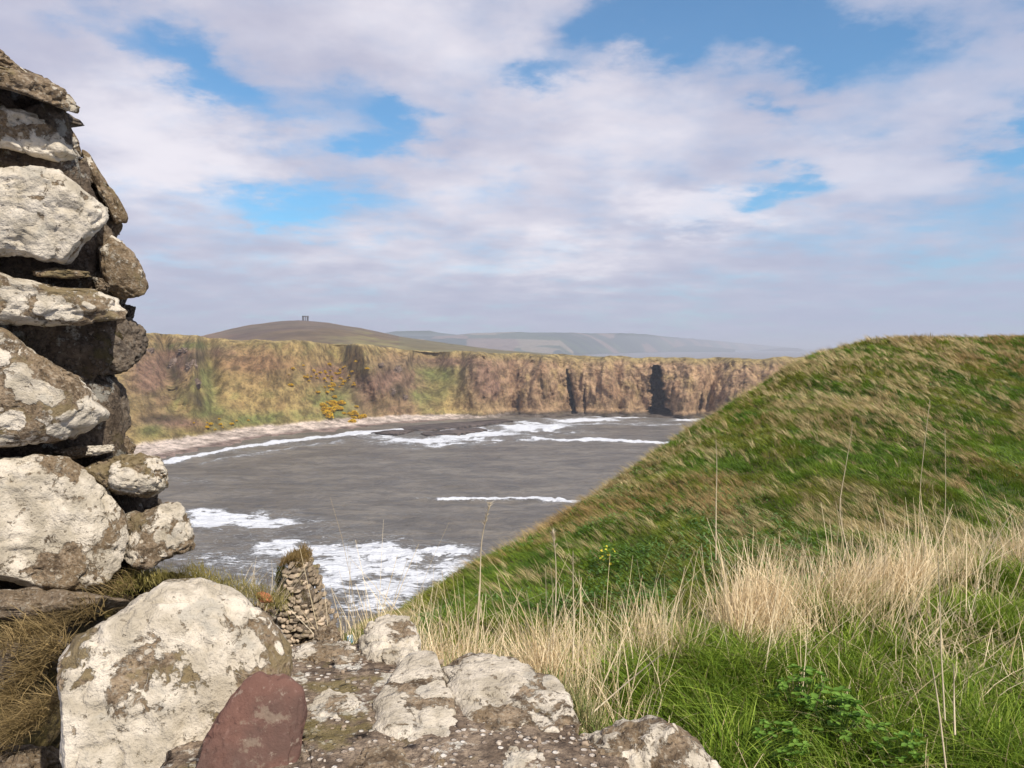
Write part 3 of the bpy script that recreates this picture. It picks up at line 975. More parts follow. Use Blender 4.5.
def surf_blades(name, polys, n, Lr, wr, cols, leandir, seed, up0=(0, -.1, 1), lean_s=.6):
    """tufts rooted on hand placed points"""
    r = np.random.default_rng(seed)
    roots, pr = [], []
    for (px0, py0, px1, py1, Y0, Y1, wgt) in polys:
        k = int(n * wgt)
        s = r.random(k)
        px = px0 + (px1 - px0) * s + r.normal(0, 5, k); py = py0 + (py1 - py0) * s + r.normal(0, 5, k)
        Y = Y0 + (Y1 - Y0) * s + r.normal(0, .02, k)
        roots.append(W(px, py, Y))
    root = np.concatenate(roots); N = len(root)
    up = unit(np.stack([r.normal(up0[0], .35, N), r.normal(up0[1], .35, N), np.full(N, up0[2])], -1))
    lean = np.array(leandir) * r.uniform(.2, 1, (N, 1)) * lean_s + r.normal(0, .15, (N, 3))
    c = mixc(cols[0], cols[1], r.random(N))
    o = blade_obj(name, [blades(root, up, lean, r.uniform(*Lr, N), r.uniform(*wr, N), c, 4, seed, .2)], M_STRAW)
    return tag(o, kind='stuff')


surf_blades('turf_grass', [(130, 580, 200, 574, 1.98, 2.02, .4), (196, 576, 285, 606, 2.02, 2.1, .35), (110, 592, 150, 582, 1.95, 2.0, .15), (200, 580, 290, 600, 2.3, 2.4, .2)], 4200, (.009, .024), (.0010, .0018), ((.17, .15, .03), (.40, .33, .12)), (-.3, -.3, -.3), 411)
surf_blades('wall_foot_grass', [(0, 650, 95, 612, 1.5, 1.62, .25), (0, 720, 62, 640, 1.45, 1.5, .4), (5, 745, 60, 700, 1.38, 1.42, .35), (100, 600, 135, 582, 1.85, 1.9, .06)], 2600, (.03, .08), (.0012, .0024), ((.12, .085, .03), (.38, .27, .12)), (-.5, -.2, -1.0), 413, up0=(-.2, -.4, .5))
surf_blades('dry_bents', [(240, 598, 275, 606, 2.15, 2.2, 1.0)], 46, (.07, .14), (.002, .0032), ((.50, .40, .25), (.72, .62, .45)), (.4, 0, 0), 415, up0=(.35, 0, 1), lean_s=.3)
surf_blades('sill_grass', [(440, 680, 560, 696, 1.72, 1.6, .5), (340, 652, 420, 662, 1.8, 1.75, .3), (560, 700, 600, 742, 1.58, 1.45, .5)], 900, (.02, .07), (.0015, .0026), ((.10, .17, .03), (.45, .36, .18)), (0, .1, -.2), 417)
# orange rock end behind the boulder
me, o3 = stone_mesh('rock', pts_face([(254, 594), (262, 591), (270, 595), (272, 603), (262, 603)], 2.1), (0, -1, .4), .02, .04, level=4, seed=71, rough=.002)
o = link('rock', me, None, loc=o3)
m, t, b = material('orange_stone')
v_, oi = obj_coords(t)
t.put(b.inputs['Base Color'], t.mix(t.noise(v_, 60, 4), (.42, .12, .06), (.60, .24, .12)))
me.materials.append(m)
tag(o, 'tiny bright orange stone peeping over the top of the cream boulder', 'rock')
# scrap of litter
me, o3 = stone_mesh('litter_scrap', pts_face([(346, 636), (352, 634), (354, 643), (347, 645)], 2.6), (0, -1, .3), .006, .006, level=3, seed=73, rough=.002)
m, t, b = material('pale_plastic')
v_, oi = obj_coords(t)
t.put(b.inputs['Base Color'], t.mix(t.mr(t.noise(v_, 60, 2), .45, .55), (.15, .35, .45), (.75, .78, .78)))
me.materials.append(m)
tag(link('litter_scrap', me, m, loc=o3), 'tiny blue and white scrap between the far stone pillar and the dry grass', 'litter')

# ------------------------------------------------------------------ ruined pillar down the slope
PY = 14.0
pil_base = W(305, 668, PY)
pil = empty('ruined_stone_pillar', pil_base)
tag(pil, 'tapering leftover of a rubble wall standing alone against the surf, turf on its tip', 'stone pillar')
pil_out = [(293, 560), (297, 556), (302, 556), (305, 562), (310, 579), (315, 600), (322, 616), (330, 630), (335, 645), (340, 690), (262, 690), (258, 640), (252, 612), (256, 606), (268, 604), (281, 602), (288, 590), (289, 572)]
add_stone('mortar', pts_face(pil_out, PY), (.2, -1, 0), .45, .7, pil, 0, 0, 0, mat=make_mortar_mat('pillar_mortar', .55), level=6, seed=81, rough=.10, boxy=.35, facets=0, lowfreq=.15)
from bpy_extras import mesh_utils as _mu
rr_ = np.random.default_rng(8)
poly2 = np.array([(p[0], p[1]) for p in pil_out], float)


def inpoly(x, y, P):
    ins = False
    n = len(P)
    for i in range(n):
        x1, y1 = P[i]; x2, y2 = P[(i + 1) % n]
        if (y1 > y) != (y2 > y) and x < (x2 - x1) * (y - y1) / (y2 - y1) + x1: ins = not ins
    return ins


V, Fc, C = [], [], []
v0, f0 = ico(3); k = 0
row = 0
yy = 558.0
while yy < 690:
    xx = 250.0 + rr_.uniform(0, 4)
    while xx < 345:
        w_ = rr_.uniform(3.0, 8.5)
        if inpoly(xx + w_ / 2, yy, poly2):
            cpt = W(xx + w_ / 2, yy + rr_.normal(0, 1.7), PY)
            edge = min(abs(xx + w_ / 2 - q) for q in [np.interp(yy, [556, 560, 577, 598, 614, 628, 645, 690], [302, 304, 310, 315, 322, 330, 335, 340])])
            front = .38 - .30 * math.exp(-edge / 7)
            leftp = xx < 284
            cpt = cpt + np.array([0, -front + (.25 if leftp else 0), 0])
            v = v0 * (1 + .55 * fbm(v0 * 1.3 + rr_.uniform(0, 50, 3), 3, 4))[:, None]
            v = np.sign(v) * np.abs(v) ** .62 * np.array([w_ * .53 * PY / F, .12, rr_.uniform(1.3, 2.6) * PY / F])
            a_ = rr_.normal(0, .3)
            xz = v[:, 0] * math.cos(a_) - v[:, 2] * math.sin(a_); v[:, 2] = v[:, 0] * math.sin(a_) + v[:, 2] * math.cos(a_); v[:, 0] = xz
            V.append(v + cpt - pil_base); Fc.append(f0 + k); k += len(v)
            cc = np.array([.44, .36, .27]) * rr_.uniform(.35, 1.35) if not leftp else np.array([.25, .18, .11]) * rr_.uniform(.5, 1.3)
            C.append(np.tile(cc, (len(v), 1)))
        xx += w_ * .9
    yy += rr_.uniform(3.4, 4.6)
# facing stones on the right flank so the pillar is solid from the side
for _ in range(260):
    yq = rr_.uniform(558, 680)
    xr = np.interp(yq, [552, 560, 577, 598, 614, 628, 645, 690], [301, 304, 309, 314, 321, 329, 334, 340])
    xl = np.interp(yq, [556, 590, 602, 612, 640, 690], [294, 289, 266, 258, 260, 264])
    sx = xr if rr_.random() < .5 else xl
    cpt = W(sx, yq, PY) + np.array([0, rr_.uniform(-.2, .6), 0])
    v = v0 * (1 + .5 * fbm(v0 * 1.3 + rr_.uniform(0, 50, 3), 3, 4))[:, None] * np.array([.05, .12, .04])
    V.append(v + cpt - pil_base); Fc.append(f0 + k); k += len(v)
    C.append(np.tile(np.array([.30, .24, .17]) * rr_.uniform(.6, 1.3), (len(v), 1)))
me = mesh_np('masonry', np.concatenate(V), np.concatenate(Fc), col=np.concatenate(C))
m, t, b = material('rubble_masonry')
v_, oi = obj_coords(t)
nn = t.noise(v_, 22, 5, .7)
c = t.mix(1.0, t.attr('Col', 'Color'), t.mix(nn, (.55, .52, .5), (1.4, 1.35, 1.3)), 'MULTIPLY')
c = t.mix(t.mr(t.noise(v_, 2.2, 4, .6), .58, .68, 0, .7), c, (.19, .155, .05))
t.put(b.inputs['Base Color'], c); t.put(b.inputs['Normal'], t.bump(nn, .8, .02))
link('masonry', me, m, pil)
# turf cap
n = 1500
pr = W(rr_.uniform(284, 308, n), rr_.uniform(551, 562, n), PY) + np.stack([0 * rr_.random(n), rr_.uniform(-.35, .3, n), 0 * rr_.random(n)], -1)
pr[:, 2] = np.minimum(pr[:, 2], W(300, 552 + np.abs((pr[:, 0] / PY * F + 512) - 300) * .55, PY)[:, 2])
n2_ = 700
pr2 = W(rr_.uniform(281, 290, n2_), rr_.uniform(565, 592, n2_), PY) + np.array([0, -.28, 0])
pr = np.concatenate([pr, pr2]); n = len(pr)
cc = mixc((.17, .12, .04), (.30, .20, .08), rr_.random(n)); cc[-n2_:] = mixc((.08, .09, .02), (.20, .18, .04), rr_.random(n2_))
vv, qq, c2 = blades(pr - pil_base, unit(rr_.normal(0, .5, (n, 3)) + [0, 0, .8]), rr_.normal(0, .3, (n, 3)), rr_.uniform(.06, .14, n), rr_.uniform(.01, .02, n), cc, 2, 7)
link('turf_cap', mesh_np('turf_cap', vv, qq, False, col=c2), M_BLADE, pil)

# ------------------------------------------------------------------ sea
ax = np.tan(np.linspace(R(-52), R(52), 900))
# distances: fine in the bay, coarse to the horizon
sy = np.concatenate([1 / np.linspace(1 / 70, 1 / 640, 560), np.geomspace(650, 60000, 90)])
AX, SY = np.meshgrid(ax, sy, indexing='ij')
SX = AX * SY
spx = AX * F + 512 - 0
dz = -CAMZ / SY
# inverse projection to photograph coordinates of the water plane, used to lay out where the surf breaks
vy = (dz * CP + SP) / (CP - dz * SP)
spy = 384 - vy * F
spx = 512 + F * AX * (CP + vy * SP)
G2 = np.stack([SX, SY], -1)
wx = fbm(G2 * .03, 4, 101) * 9
wob = fbm(G2 * .06, 4, 103) + .9 * fbm(G2 * .25, 4, 104) * np.clip(260 / SY, 0, 1)
foam = np.zeros_like(SX)


def blob(cx, cy, sx, sy_, amp=1.0, rot=0.0):
    global foam
    if cy > 530: amp *= .92; sx *= 1.2; sy_ *= 1.3
    elif cy > 510: amp *= .95; sx *= 1.1; sy_ *= 1.2
    elif cy > 416: sy_ *= 1.35
    X = spx - cx + wob * sx * .35; Y = spy - cy + wob * sy_ * .8
    if rot:
        c_, s_ = math.cos(rot), math.sin(rot)
        X, Y = X * c_ + Y * s_, -X * s_ + Y * c_
    foam = np.maximum(foam, amp * np.exp(-((X / sx) ** 2 + (Y / sy_) ** 2)))


for bl in [(420, 441, 62, 4.5, 1), (475, 434, 60, 6.5, 1.1), (535, 427, 50, 4.5, 1.1), (585, 420, 45, 2.6, 1.2), (630, 417.5, 30, 1.8, 1), (690, 420, 26, 1.8, .9), (640, 424, 40, 1.6, .6),
           (460, 425, 40, 2.5, .6), (380, 437, 40, 2.5, .7),
           (212, 520, 30, 8.5, 1.15), (262, 521, 48, 7, 1.05), (318, 522, 30, 3.5, .6), (235, 543, 60, 5, .4),
           (205, 555, 46, 10, .62), (300, 549, 75, 9, 1.0), (385, 556, 70, 10, 1.1), (440, 551, 40, 8, 1.1), (350, 578, 75, 18, .98), (420, 580, 50, 18, .95), (380, 606, 70, 14, .8), (330, 612, 50, 18, .62), (250, 585, 80, 14, .6),
           (460, 570, 40, 12, .9), (300, 535, 110, 8, .5), (215, 560, 60, 14, .7), (400, 592, 80, 22, .85), (260, 570, 60, 12, .75), (190, 480, 40, 5, .35), (420, 515, 60, 3, .3), (230, 452, 60, 3, .5), (300, 443, 50, 2, .55)]:
    blob(*bl)


def line(pts, w, amp=1.0):
    global foam
    P = np.array(pts, float)
    yl = np.interp(spx, P[:, 0], P[:, 1], left=-999, right=-999)
    wv = w * (1 + .5 * wob)
    e = np.exp(-((spy - yl + wob * .5) / wv) ** 2)
    e *= smooth(spx, P[0, 0], P[0, 0] + 12) * (1 - smooth(spx, P[-1, 0] - 10, P[-1, 0]))
    foam = np.maximum(foam, amp * e)
    return e


crest = np.zeros_like(SX)
for pts, w_, am in [([(525, 437), (535, 438), (560, 440.5), (600, 440), (630, 441.5), (665, 443.5), (720, 445)], 1.3, 1.4),
                    ([(430, 501), (470, 500.5), (520, 499), (550, 500), (572, 503), (610, 510)], 1.2, 1.2), ([(535, 500), (550, 501), (572, 503.5), (610, 510)], 2.2, 1.3),
                    ([(400, 499), (440, 500), (480, 500)], .8, .6),
                    ([(150, 466), (180, 461), (205, 455), (250, 446), (300, 440), (350, 435), (410, 430)], 1.8, 1.2),
                    ([(190, 466), (240, 457), (300, 447), (350, 441)], 1.5, .65),
                    ([(560, 425), (600, 424), (650, 426), (690, 424)], .9, .7),
                    ([(60, 478), (110, 472), (150, 466)], 2, 1)]:
    crest = np.maximum(crest, line(pts, w_, am) * min(1, am))
near_f = np.clip(220 / SY, 0, 1)
SZ_ = (fbm(G2 * np.array([.05, .11]), 4, 111) * .75 + fbm(G2 * np.array([.2, .42]), 4, 113) * .40) * np.clip(1.3 - SY / 2500, 0, 1)
SZ_ += crest * .9 * near_f ** .3 + np.clip(foam, 0, 1) * fbm(G2 * .35, 3, 117) * .5
m, t, b = material('sea_water')
v = t.new('ShaderNodeTexCoord').outputs['Object']
fo = t.attr('foam')
stretch = t.mapping(v, (.55, 1.25, 1), (0, 0, R(-12)))
w1 = t.noise(stretch, .16, 8, .62, .6)
w2 = t.noise(stretch, .9, 6, .6)
w3 = t.noise(t.mapping(v, (1, 1.6, 1)), .035, 5, .6)
str2 = t.noise(t.mapping(v, (.25, 1.3, 1), (0, 0, R(-8))), .5, 7, .7, .8)
thr = t.math('SUBTRACT', .94, t.math('MULTIPLY', fo, .76))
nz = t.math('ADD', t.math('MULTIPLY', w1, .35), t.math('MULTIPLY', str2, .65))
det_ = t.noise(t.mapping(v, (.6, 1.1, 1), (0, 0, R(-12))), 1.6, 6, .7)
nz = t.math('ADD', nz, t.math('MULTIPLY', t.math('SUBTRACT', det_, .5), .62))
fm = t.mr(t.math('SUBTRACT', nz, thr), -.03, .11, 0, .92)
fil = t.noise(stretch, .34, 7, .6, 1.2)
fil = t.math('ABSOLUTE', t.math('SUBTRACT', fil, .5))
fl_ = t.math('MULTIPLY', t.mr(fil, .035, .0), t.mr(fo, .10, .55, 0, .6))
fm = t.math('MAXIMUM', fm, fl_)
base = t.mix(t.mr(w3, .35, .65), (.135, .118, .098), (.205, .180, .148))
base = t.mix(t.mr(w1, .42, .62, 0, .5), base, (.070, .068, .066))
c = t.mix(t.mr(w2, .40, .62, 0, .45), c_, (.27, .25, .23)) if False else base
c = t.mix(fm, base, (.74, .76, .79))
t.put(b.inputs['Base Color'], c)
t.put(b.inputs['Roughness'], t.mr(fm, 0, 1, .34, .9))
b.inputs['Specular IOR Level'].default_value = .4
b.inputs['IOR'].default_value = 1.33
h = t.math('ADD', t.math('MULTIPLY', w1, 1.6), t.math('MULTIPLY', w2, .5))
h = t.math('ADD', h, t.math('MULTIPLY', fm, .3))
bn = t.new('ShaderNodeBump'); bn.inputs['Distance'].default_value = 1.6
t.put(bn.inputs['Height'], h); t.put(bn.inputs['Strength'], t.attr('near'))
t.put(b.inputs['Normal'], bn.outputs[0])
me = mesh_np('sea', np.stack([SX, SY, SZ_], -1), grid_quads(len(ax), len(sy)), attr={'foam': foam, 'near': np.clip(420 / SY, .03, 1)})
tag(link('sea', me, m), kind='structure')

# ------------------------------------------------------------------ far shore: beach, slopes, cliffs
TAB = np.array([
    # px, Yw, Yb, zb, Yt, ytop
    (-300, 230, 250, 3, 340, 305), (60, 281, 305, 3, 400, 324), (130, 304, 338, 3, 420, 331), (165, 320, 356, 3, 435, 335), (205, 348, 384, 3, 455, 338), (250, 383, 416, 3, 482, 341),
    (330, 426, 456, 3, 512, 343), (400, 468, 494, 2.8, 536, 349), (450, 500, 508, 2, 545, 351), (500, 512, 517, 1.6, 556, 353), (600, 523, 526, 1.2, 560, 356),
    (700, 509, 512, 1.2, 545, 358), (800, 495, 498, 1.2, 530, 358), (1100, 480, 484, 1.2, 515, 358), (1500, 470, 474, 1.2, 505, 358)], float)
nu = 1500
lpx = np.linspace(-250, 1300, nu)
Yw, Yb, zb, Yt, yt = [np.interp(lpx, TAB[:, 0], TAB[:, i]) for i in range(1, 6)]
zt = CAMZ + ray(lpx, yt)[1] * Yt
nv1, nv2, nv3 = 26, 150, 60
LZ, LY, LV = [], [], []
for s in np.linspace(0, 1, nv1, endpoint=False):
    LY.append(Yw - 14 + (Yb - Yw + 14) * s); LZ.append(-2 + (zb + 2) * s); LV.append(np.full(nu, s * .2))
cliffy = smooth(lpx, 440, 520)
for s in np.linspace(0, 1, nv2, endpoint=False):
    # slope at left is concave-convex, the cliffs on the right nearly sheer with a rounded lip
    hs = s
    off_slope = .12 * s + .88 * (s ** 1.1)
    off_cliff = .14 * smooth(s, 0, .1) + .30 * s + .56 * s ** 5
    off = off_slope * (1 - cliffy) + off_cliff * cliffy
    LY.append(Yb + (Yt - Yb) * off); LZ.append(zb + (zt - zb) * (hs - .0)); LV.append(np.full(nu, .2 + .6 * s))
zin = np.interp(lpx, [-300, 200, 500, 620, 700, 1500], [60, 53, 38, 33, 30, 30])
for s in np.linspace(0, 1, nv3):
    LY.append(Yt + s ** 2 * 420); LZ.append(zt + (zin - zt) * s ** 1.0 - .6 * smooth(s, 0, .05)); LV.append(np.full(nu, .8 + .2 * s))
LY, LZ, LV = [np.stack(a, 1) for a in (LY, LZ, LV)]
LP = np.repeat(lpx[:, None], LY.shape[1], 1)
LX = (LP - 512) / F * LY
# gullies and buttresses
face = smooth(LV, .2, .42) * (1 - smooth(LV, .76, .84))
q3 = np.stack([LP * .5 + 3 * fbm(np.stack([LP * .03, LZ * .08], -1), 3, 5), LZ * .25, 0 * LZ], -1)
gul = fbm(np.stack([q3[..., 0] * .075, q3[..., 1] * .10], -1), 5, 121)
rib = 1 - np.abs(fbm(np.stack([q3[..., 0] * .11, LZ * .012], -1), 5, 123))
SP_ = 0
for (c0, wd_, am_, sl_) in [(190, 9, -15, 8), (262, 36, -20, 14), (305, 14, -7, -8), (374, 20, -22, -16), (398, 7, -8, 20), (480, 20, -16, 10), (540, 13, -8, 6), (603, 15, -11, 8), (632, 8, -7, 6), (688, 13, -15, 12), (742, 24, -12, 10),
                            (212, 10, 12, -10), (336, 13, 14, 6), (430, 22, 16, -12), (455, 6, 6, 12), (515, 9, 8, 8), (566, 7, 5, -8), (618, 5, 6, 4), (712, 7, 8, 14), (172, 7, 8, -10)]:
    xx_ = LP - c0 - sl_ * ((LZ - 20) / 40) - 4 * gul
    SP_ = SP_ + am_ * np.exp(-np.abs(xx_ / wd_) ** (1.4 if am_ < 0 else 1.8))
cf = cliffy[:, None]
face_sp = (smooth(LV, .16, .78) * (1 - cf) + smooth(LV, .04, .24) * cf) * (1 - smooth(LV, .78, .88))
LY = LY + face_sp * SP_ * (1.9 - .7 * cf) - (face_sp * .5 + face * .5) * gul * (6 + 5 * cf) - face * (rib ** 2 - .5) * (1.0 + 3.0 * cf)
rocky = np.clip(cliffy[:, None] + np.exp(-((LP - 382) / 24) ** 2) + np.exp(-((LP - 182) / 20) ** 2) + np.exp(-((LP - 485) / 22) ** 2) + np.exp(-((LP - 140) / 18) ** 2), .12, 1)
det = fbm(np.stack([LX * .16, LY * .16, LZ * .10], -1), 5, 127)
strat = np.abs(((LZ * .32 + 2.2 * fbm(np.stack([LX * .03, LY * .03, LZ * .02], -1), 2, 129)) % 2) - 1)
det2 = 1 - np.abs(fbm(np.stack([LP * .10 + .35 * gul, LY * .05, LZ * .022], -1), 5, 128, gain=.58))
LY = LY - face * (det * 2.0 + rocky * (det * 2.0 + (det2 ** 2 - .5) * 3.6 + strat * .25))
LZ = LZ - smooth(LV, .5, .8) * (1 - smooth(LV, .8, 1)) * .03 * np.clip(SP_, -12, 14) * (1 - .6 * cliffy[:, None])
LZ = LZ + 1.6 * fbm(np.stack([LP * .05, 0 * LP], -1), 4, 133) * smooth(LV, .6, .8) * (1 - smooth(LV, .9, 1))
LZ = LZ + smooth(LV, .12, .2) * (1 - smooth(LV, .74, .8)) * fbm(np.stack([LX * .2, LY * .2], -1), 4, 131) * .9
# big broad headland buttresses
# caves and clefts
zz01 = (LZ - 1) / (40)
def cleft(cx, wid, z0, z1, deep, slant=0.0, tp=.45):
    global LY
    c_ = cx + slant * (zz01 - .5) + .1 * wid * fbm(np.stack([LZ * .25, 0 * LZ], -1), 3, int(cx))
    taper = np.clip((z1 - LZ) / (z1 - z0), 0, 1) ** tp * (1 + .75 * fbm(np.stack([LZ * .30, (LP > cx) * 7.3], -1), 4, int(cx) + 3, gain=.65))
    mk = np.clip(1 - np.abs(LP - c_) / (wid * taper + 1e-3), 0, 1)
    mk = smooth(mk, .0, .30) * (LZ < z1) * (LV > .17) * (LV < .8)
    LY = LY + mk * deep
cleft(657, 11.5, 0, 33, 50, -5, .34)
cleft(569, 3.4, 1, 31, 18, -11, .6)
cleft(584, 1.6, 4, 18, 5, -2)
cleft(520, 1.6, 4, 16, 3, 4)
cleft(704, 1.8, 2, 18, 4, 10)
LX = (LP - 512) / F * LY
# colour layout of the vegetation and bare earth
q = np.stack([LX * .03, LZ * .07], -1)
veg = fbm(np.stack([LX * .022, LZ * .06, LY * .01], -1), 5, 141)
fine = fbm(np.stack([LX * .18, LZ * .15, LY * .05], -1), 5, 143, gain=.6)
# photograph coordinates of each point for laying out the patches
dzz = (LZ - CAMZ) / LY
vy_ = (dzz * CP + SP) / (CP - dzz * SP)
fpy = 384 - vy_ * F
fpx = 512 + F * (LX / LY) * (CP + vy_ * SP)


def g2(cx, cy, sx, sy_, rot=0.0):
    X = fpx - cx + fine * sx * .5; Y = fpy - cy + veg * sy_ * .7
    c_, s_ = math.cos(rot), math.sin(rot)
    X, Y = X * c_ + Y * s_, -X * s_ + Y * c_
    return np.exp(-((X / sx) ** 2 + (Y / sy_) ** 2))


straw_c = np.array([.33, .24, .10]); green_c = np.array([.155, .175, .055]); earth_c = np.array([.27, .155, .085]); pink_c = np.array([.215, .125, .095])
cliff_c = np.array([.345, .225, .14]); olive_c = np.array([.22, .18, .065]); dark_c = np.array([.06, .045, .035])
C = np.ones(LX.shape + (3,)) * straw_c


def lay(mask, colr):
    global C
    C = C * (1 - mask[..., None]) + np.asarray(colr) * mask[..., None]


lay(smooth(veg, -.1, .3) * .8, olive_c)
lay(smooth(fine, .1, .4) * .35, green_c)
lay(smooth(fbm(np.stack([LX * .012, LZ * .03], -1), 4, 149), .0, .3) * .55 * (1 - cliffy[:, None]), green_c)
lay(smooth(fine, -.1, -.45) * .45, (.17, .10, .05))
lay(cliffy[:, None] * smooth(-LV, -.80, -.74) * .9 * np.ones_like(LZ), cliff_c)
lay(cliffy[:, None] * smooth(fine, 0, .35) * .5 * face, (.34, .24, .10))
lay(cliffy[:, None] * smooth(fine, 0, -.35) * .6 * face, (.22, .125, .075))
lay(cliffy[:, None] * smooth(veg, .1, .35) * .5 * face, (.38, .24, .15))
for a_ in [(395, 385, 28, 32), (365, 395, 18, 25, .5), (260, 365, 50, 16), (150, 375, 26, 36), (175, 355, 20, 20), (170, 422, 30, 7), (485, 380, 20, 18), (330, 372, 20, 10), (440, 362, 40, 6), (210, 350, 20, 8)]:
    lay(np.clip(g2(*a_) * 1.25, 0, 1) * .85, pink_c if a_[0] != 260 else earth_c)
for a_ in [(208, 385, 9, 40, -.1), (225, 412, 26, 8, .3), (340, 405, 20, 16), (435, 374, 26, 9, .2), (150, 432, 14, 8), (260, 420, 30, 6), (420, 398, 14, 8), (300, 415, 40, 6), (190, 345, 30, 4)]:
    lay(np.clip(g2(*a_) * 1.3 * (.75 + .9 * fine), 0, 1) * .75, green_c)
for a_ in [(172, 368, 6, 13, -.5), (192, 358, 12, 6), (196, 400, 12, 5, .6), (397, 392, 7, 8), (165, 418, 24, 4)]:
    lay(np.clip(g2(*a_) * 1.4, 0, 1) * .8, (.075, .055, .03))
lay(smooth(LV, .765, .80) * .9, (.38, .29, .13))
lay(cliffy[:, None] * smooth(LV, .70 + .05 * veg, .76) * .6, (.27, .21, .09))
lay(smooth(LV, .88, .92) * .8, (.19, .18, .07))
lay(1 - smooth(LV, .19, .215), (.60, .50, .44))
lay((1 - smooth(LV, .10, .125)) * (1 - cliffy[:, None]), (.27, .20, .175))
lay(cliffy[:, None] * (1 - smooth(LZ, 1.5, 4.0)) * .9, (.06, .048, .04))
m, t, b = material('coast')
v = t.new('ShaderNodeTexCoord').outputs['Object']
n1 = t.noise(v, .16, 9, .74); n2 = t.noise(v, 1.1, 6, .7)
c = t.mix(1.0, t.attr('Col', 'Color'), t.mix(t.mr(n1, .34, .66), (.42, .40, .38), (1.55, 1.55, 1.5)), 'MULTIPLY')
c = t.mix(t.mr(t.noise(v, .5, 6, .7), .55, .62, 0, .55), c, (.10, .085, .035))
c = t.mix(t.mr(n2, .54, .64, 0, .6), c, (.075, .065, .03))
t.put(b.inputs['Base Color'], c)
t.put(b.inputs['Normal'], t.bump(t.math('ADD', n1, t.math('MULTIPLY', n2, .35)), 1, 2.2))
me = mesh_np('coast', np.stack([LX, LY, LZ], -1), grid_quads(nu, LX.shape[1]), col=C.reshape(-1, 3))
tag(link('coast', me, m), kind='structure')
M_COAST = m

# tidal rock shelf
m_shelf, t, b = material('wet_shelf_rock')
v = t.new('ShaderNodeTexCoord').outputs['Object']
n1 = t.noise(t.mapping(v, (.3, 1, 1)), .5, 6, .7)
t.put(b.inputs['Base Color'], t.mix(t.mr(n1, .4, .6), (.035, .03, .028), (.13, .10, .085)))
t.put(b.inputs['Normal'], t.bump(n1, 1, .6)); b.inputs['Roughness'].default_value = .6
for k, poly in enumerate([[(398, 428.5), (430, 425), (470, 423), (505, 420), (515, 422), (480, 426), (440, 430), (405, 432)],
                          [(420, 434), (450, 431), (480, 429), (488, 431), (455, 435), (425, 437)],
                          [(370, 434), (395, 431), (415, 432), (395, 436)]]):
    P = np.array(poly, float)
    me, o3 = stone_mesh('rock_shelf', onz(P[:, 0], P[:, 1], .2), (0, 0, 1), 1.1, 2, level=5, seed=500 + k, rough=.6, boxy=.3, facets=0, lowfreq=.2)
    tag(link('rock_shelf', me, m_shelf, loc=o3), kind='structure')


def coast_at(px, py):
    d2 = (fpx - px) ** 2 + (fpy - py) ** 2 + (LV > .85) * 1e6
    i = np.unravel_index(np.argmin(d2), d2.shape)
    return np.array([LX[i], LY[i], LZ[i]])


m_crag, t, b = material('crag_rock')
v = t.new('ShaderNodeTexCoord').outputs['Object']
n1 = t.noise(v, .35, 8, .7)
t.put(b.inputs['Base Color'], t.mix(t.mr(n1, .35, .65), (.10, .07, .055), (.32, .24, .19)))
t.put(b.inputs['Normal'], t.bump(n1, 1, 1.2))
for k, (cx_, cy_, hw, hh) in enumerate([(172, 366, 5, 12), (191, 367, 6, 11), (184, 352, 9, 4), (196, 384, 5, 7), (150, 352, 5, 5), (398, 372, 6, 8), (392, 392, 5, 6), (404, 398, 4, 5), (380, 366, 5, 4)]):
    p0 = coast_at(cx_, cy_)
    Y0 = p0[1] + 1.2
    rk = np.random.default_rng(k + 40)
    pl = [(cx_ + hw * rk.uniform(.6, 1.1) * math.cos(a_) + hh * .25 * math.sin(a_), cy_ - hh * rk.uniform(.6, 1.1) * math.sin(a_)) for a_ in np.linspace(0, 6.0, 11)]
    me, o3 = stone_mesh('crag', pts_face(pl, Y0), (.3, -1, .5), 2.4, 6, level=5, seed=700 + k, rough=1.3, boxy=.6, facets=12, lowfreq=1.2)
    tag(link('crag', me, m_crag, loc=o3), kind='structure')
m_gorse = make_col_mat('gorse', .9)
protos = []
for k in range(3):
    r = np.random.default_rng(600 + k)
    n = 900
    d = unit(r.normal(size=(n, 3))); d[:, 2] = np.abs(d[:, 2])
    rad = (.72 + .3 * r.random(n)) * (1 + .35 * fbm(d * 1.7 + k * 9, 3, 7))
    p = d * rad[:, None] * np.array([1.5, 1.2, 1.15])
    dv = unit(d + r.normal(0, .5, (n, 3)))
    yel = r.random(n) < .74
    cc = np.where(yel[:, None], mixc((.70, .42, .01), (.90, .62, .03), r.random(n)), mixc((.06, .08, .02), (.12, .12, .03), r.random(n)))
    vv, qq, c2 = blades(p - dv * .15, dv, dv * 0, np.full(n, .34), np.full(n, .22), cc, 1, 8, .5)
    protos.append(mesh_np('gorse_bush', vv, qq, False, col=c2))
rgs = np.random.default_rng(17)
spots = []
for cx, cy, sx, sy_, n_, sc in [(318, 375, 12, 5, 14, .75), (345, 368, 10, 5, 10, .75), (330, 386, 9, 6, 9, .8), (329, 403, 3.5, 6, 9, 1.1), (331, 411, 4.5, 4, 11, 1.35), (352, 415, 9, 3, 8, .9), (362, 417, 4, 2, 3, 1.2), (210, 424, 12, 4, 6, .6), (345, 383, 8, 6, 6, .6), (233, 424, 8, 3, 3, .6)]:
    for _ in range(int(n_ * 1.5)):
        spots.append((cx + rgs.normal() * sx, cy + rgs.normal() * sy_, sc * rgs.uniform(.6, 1.8)))
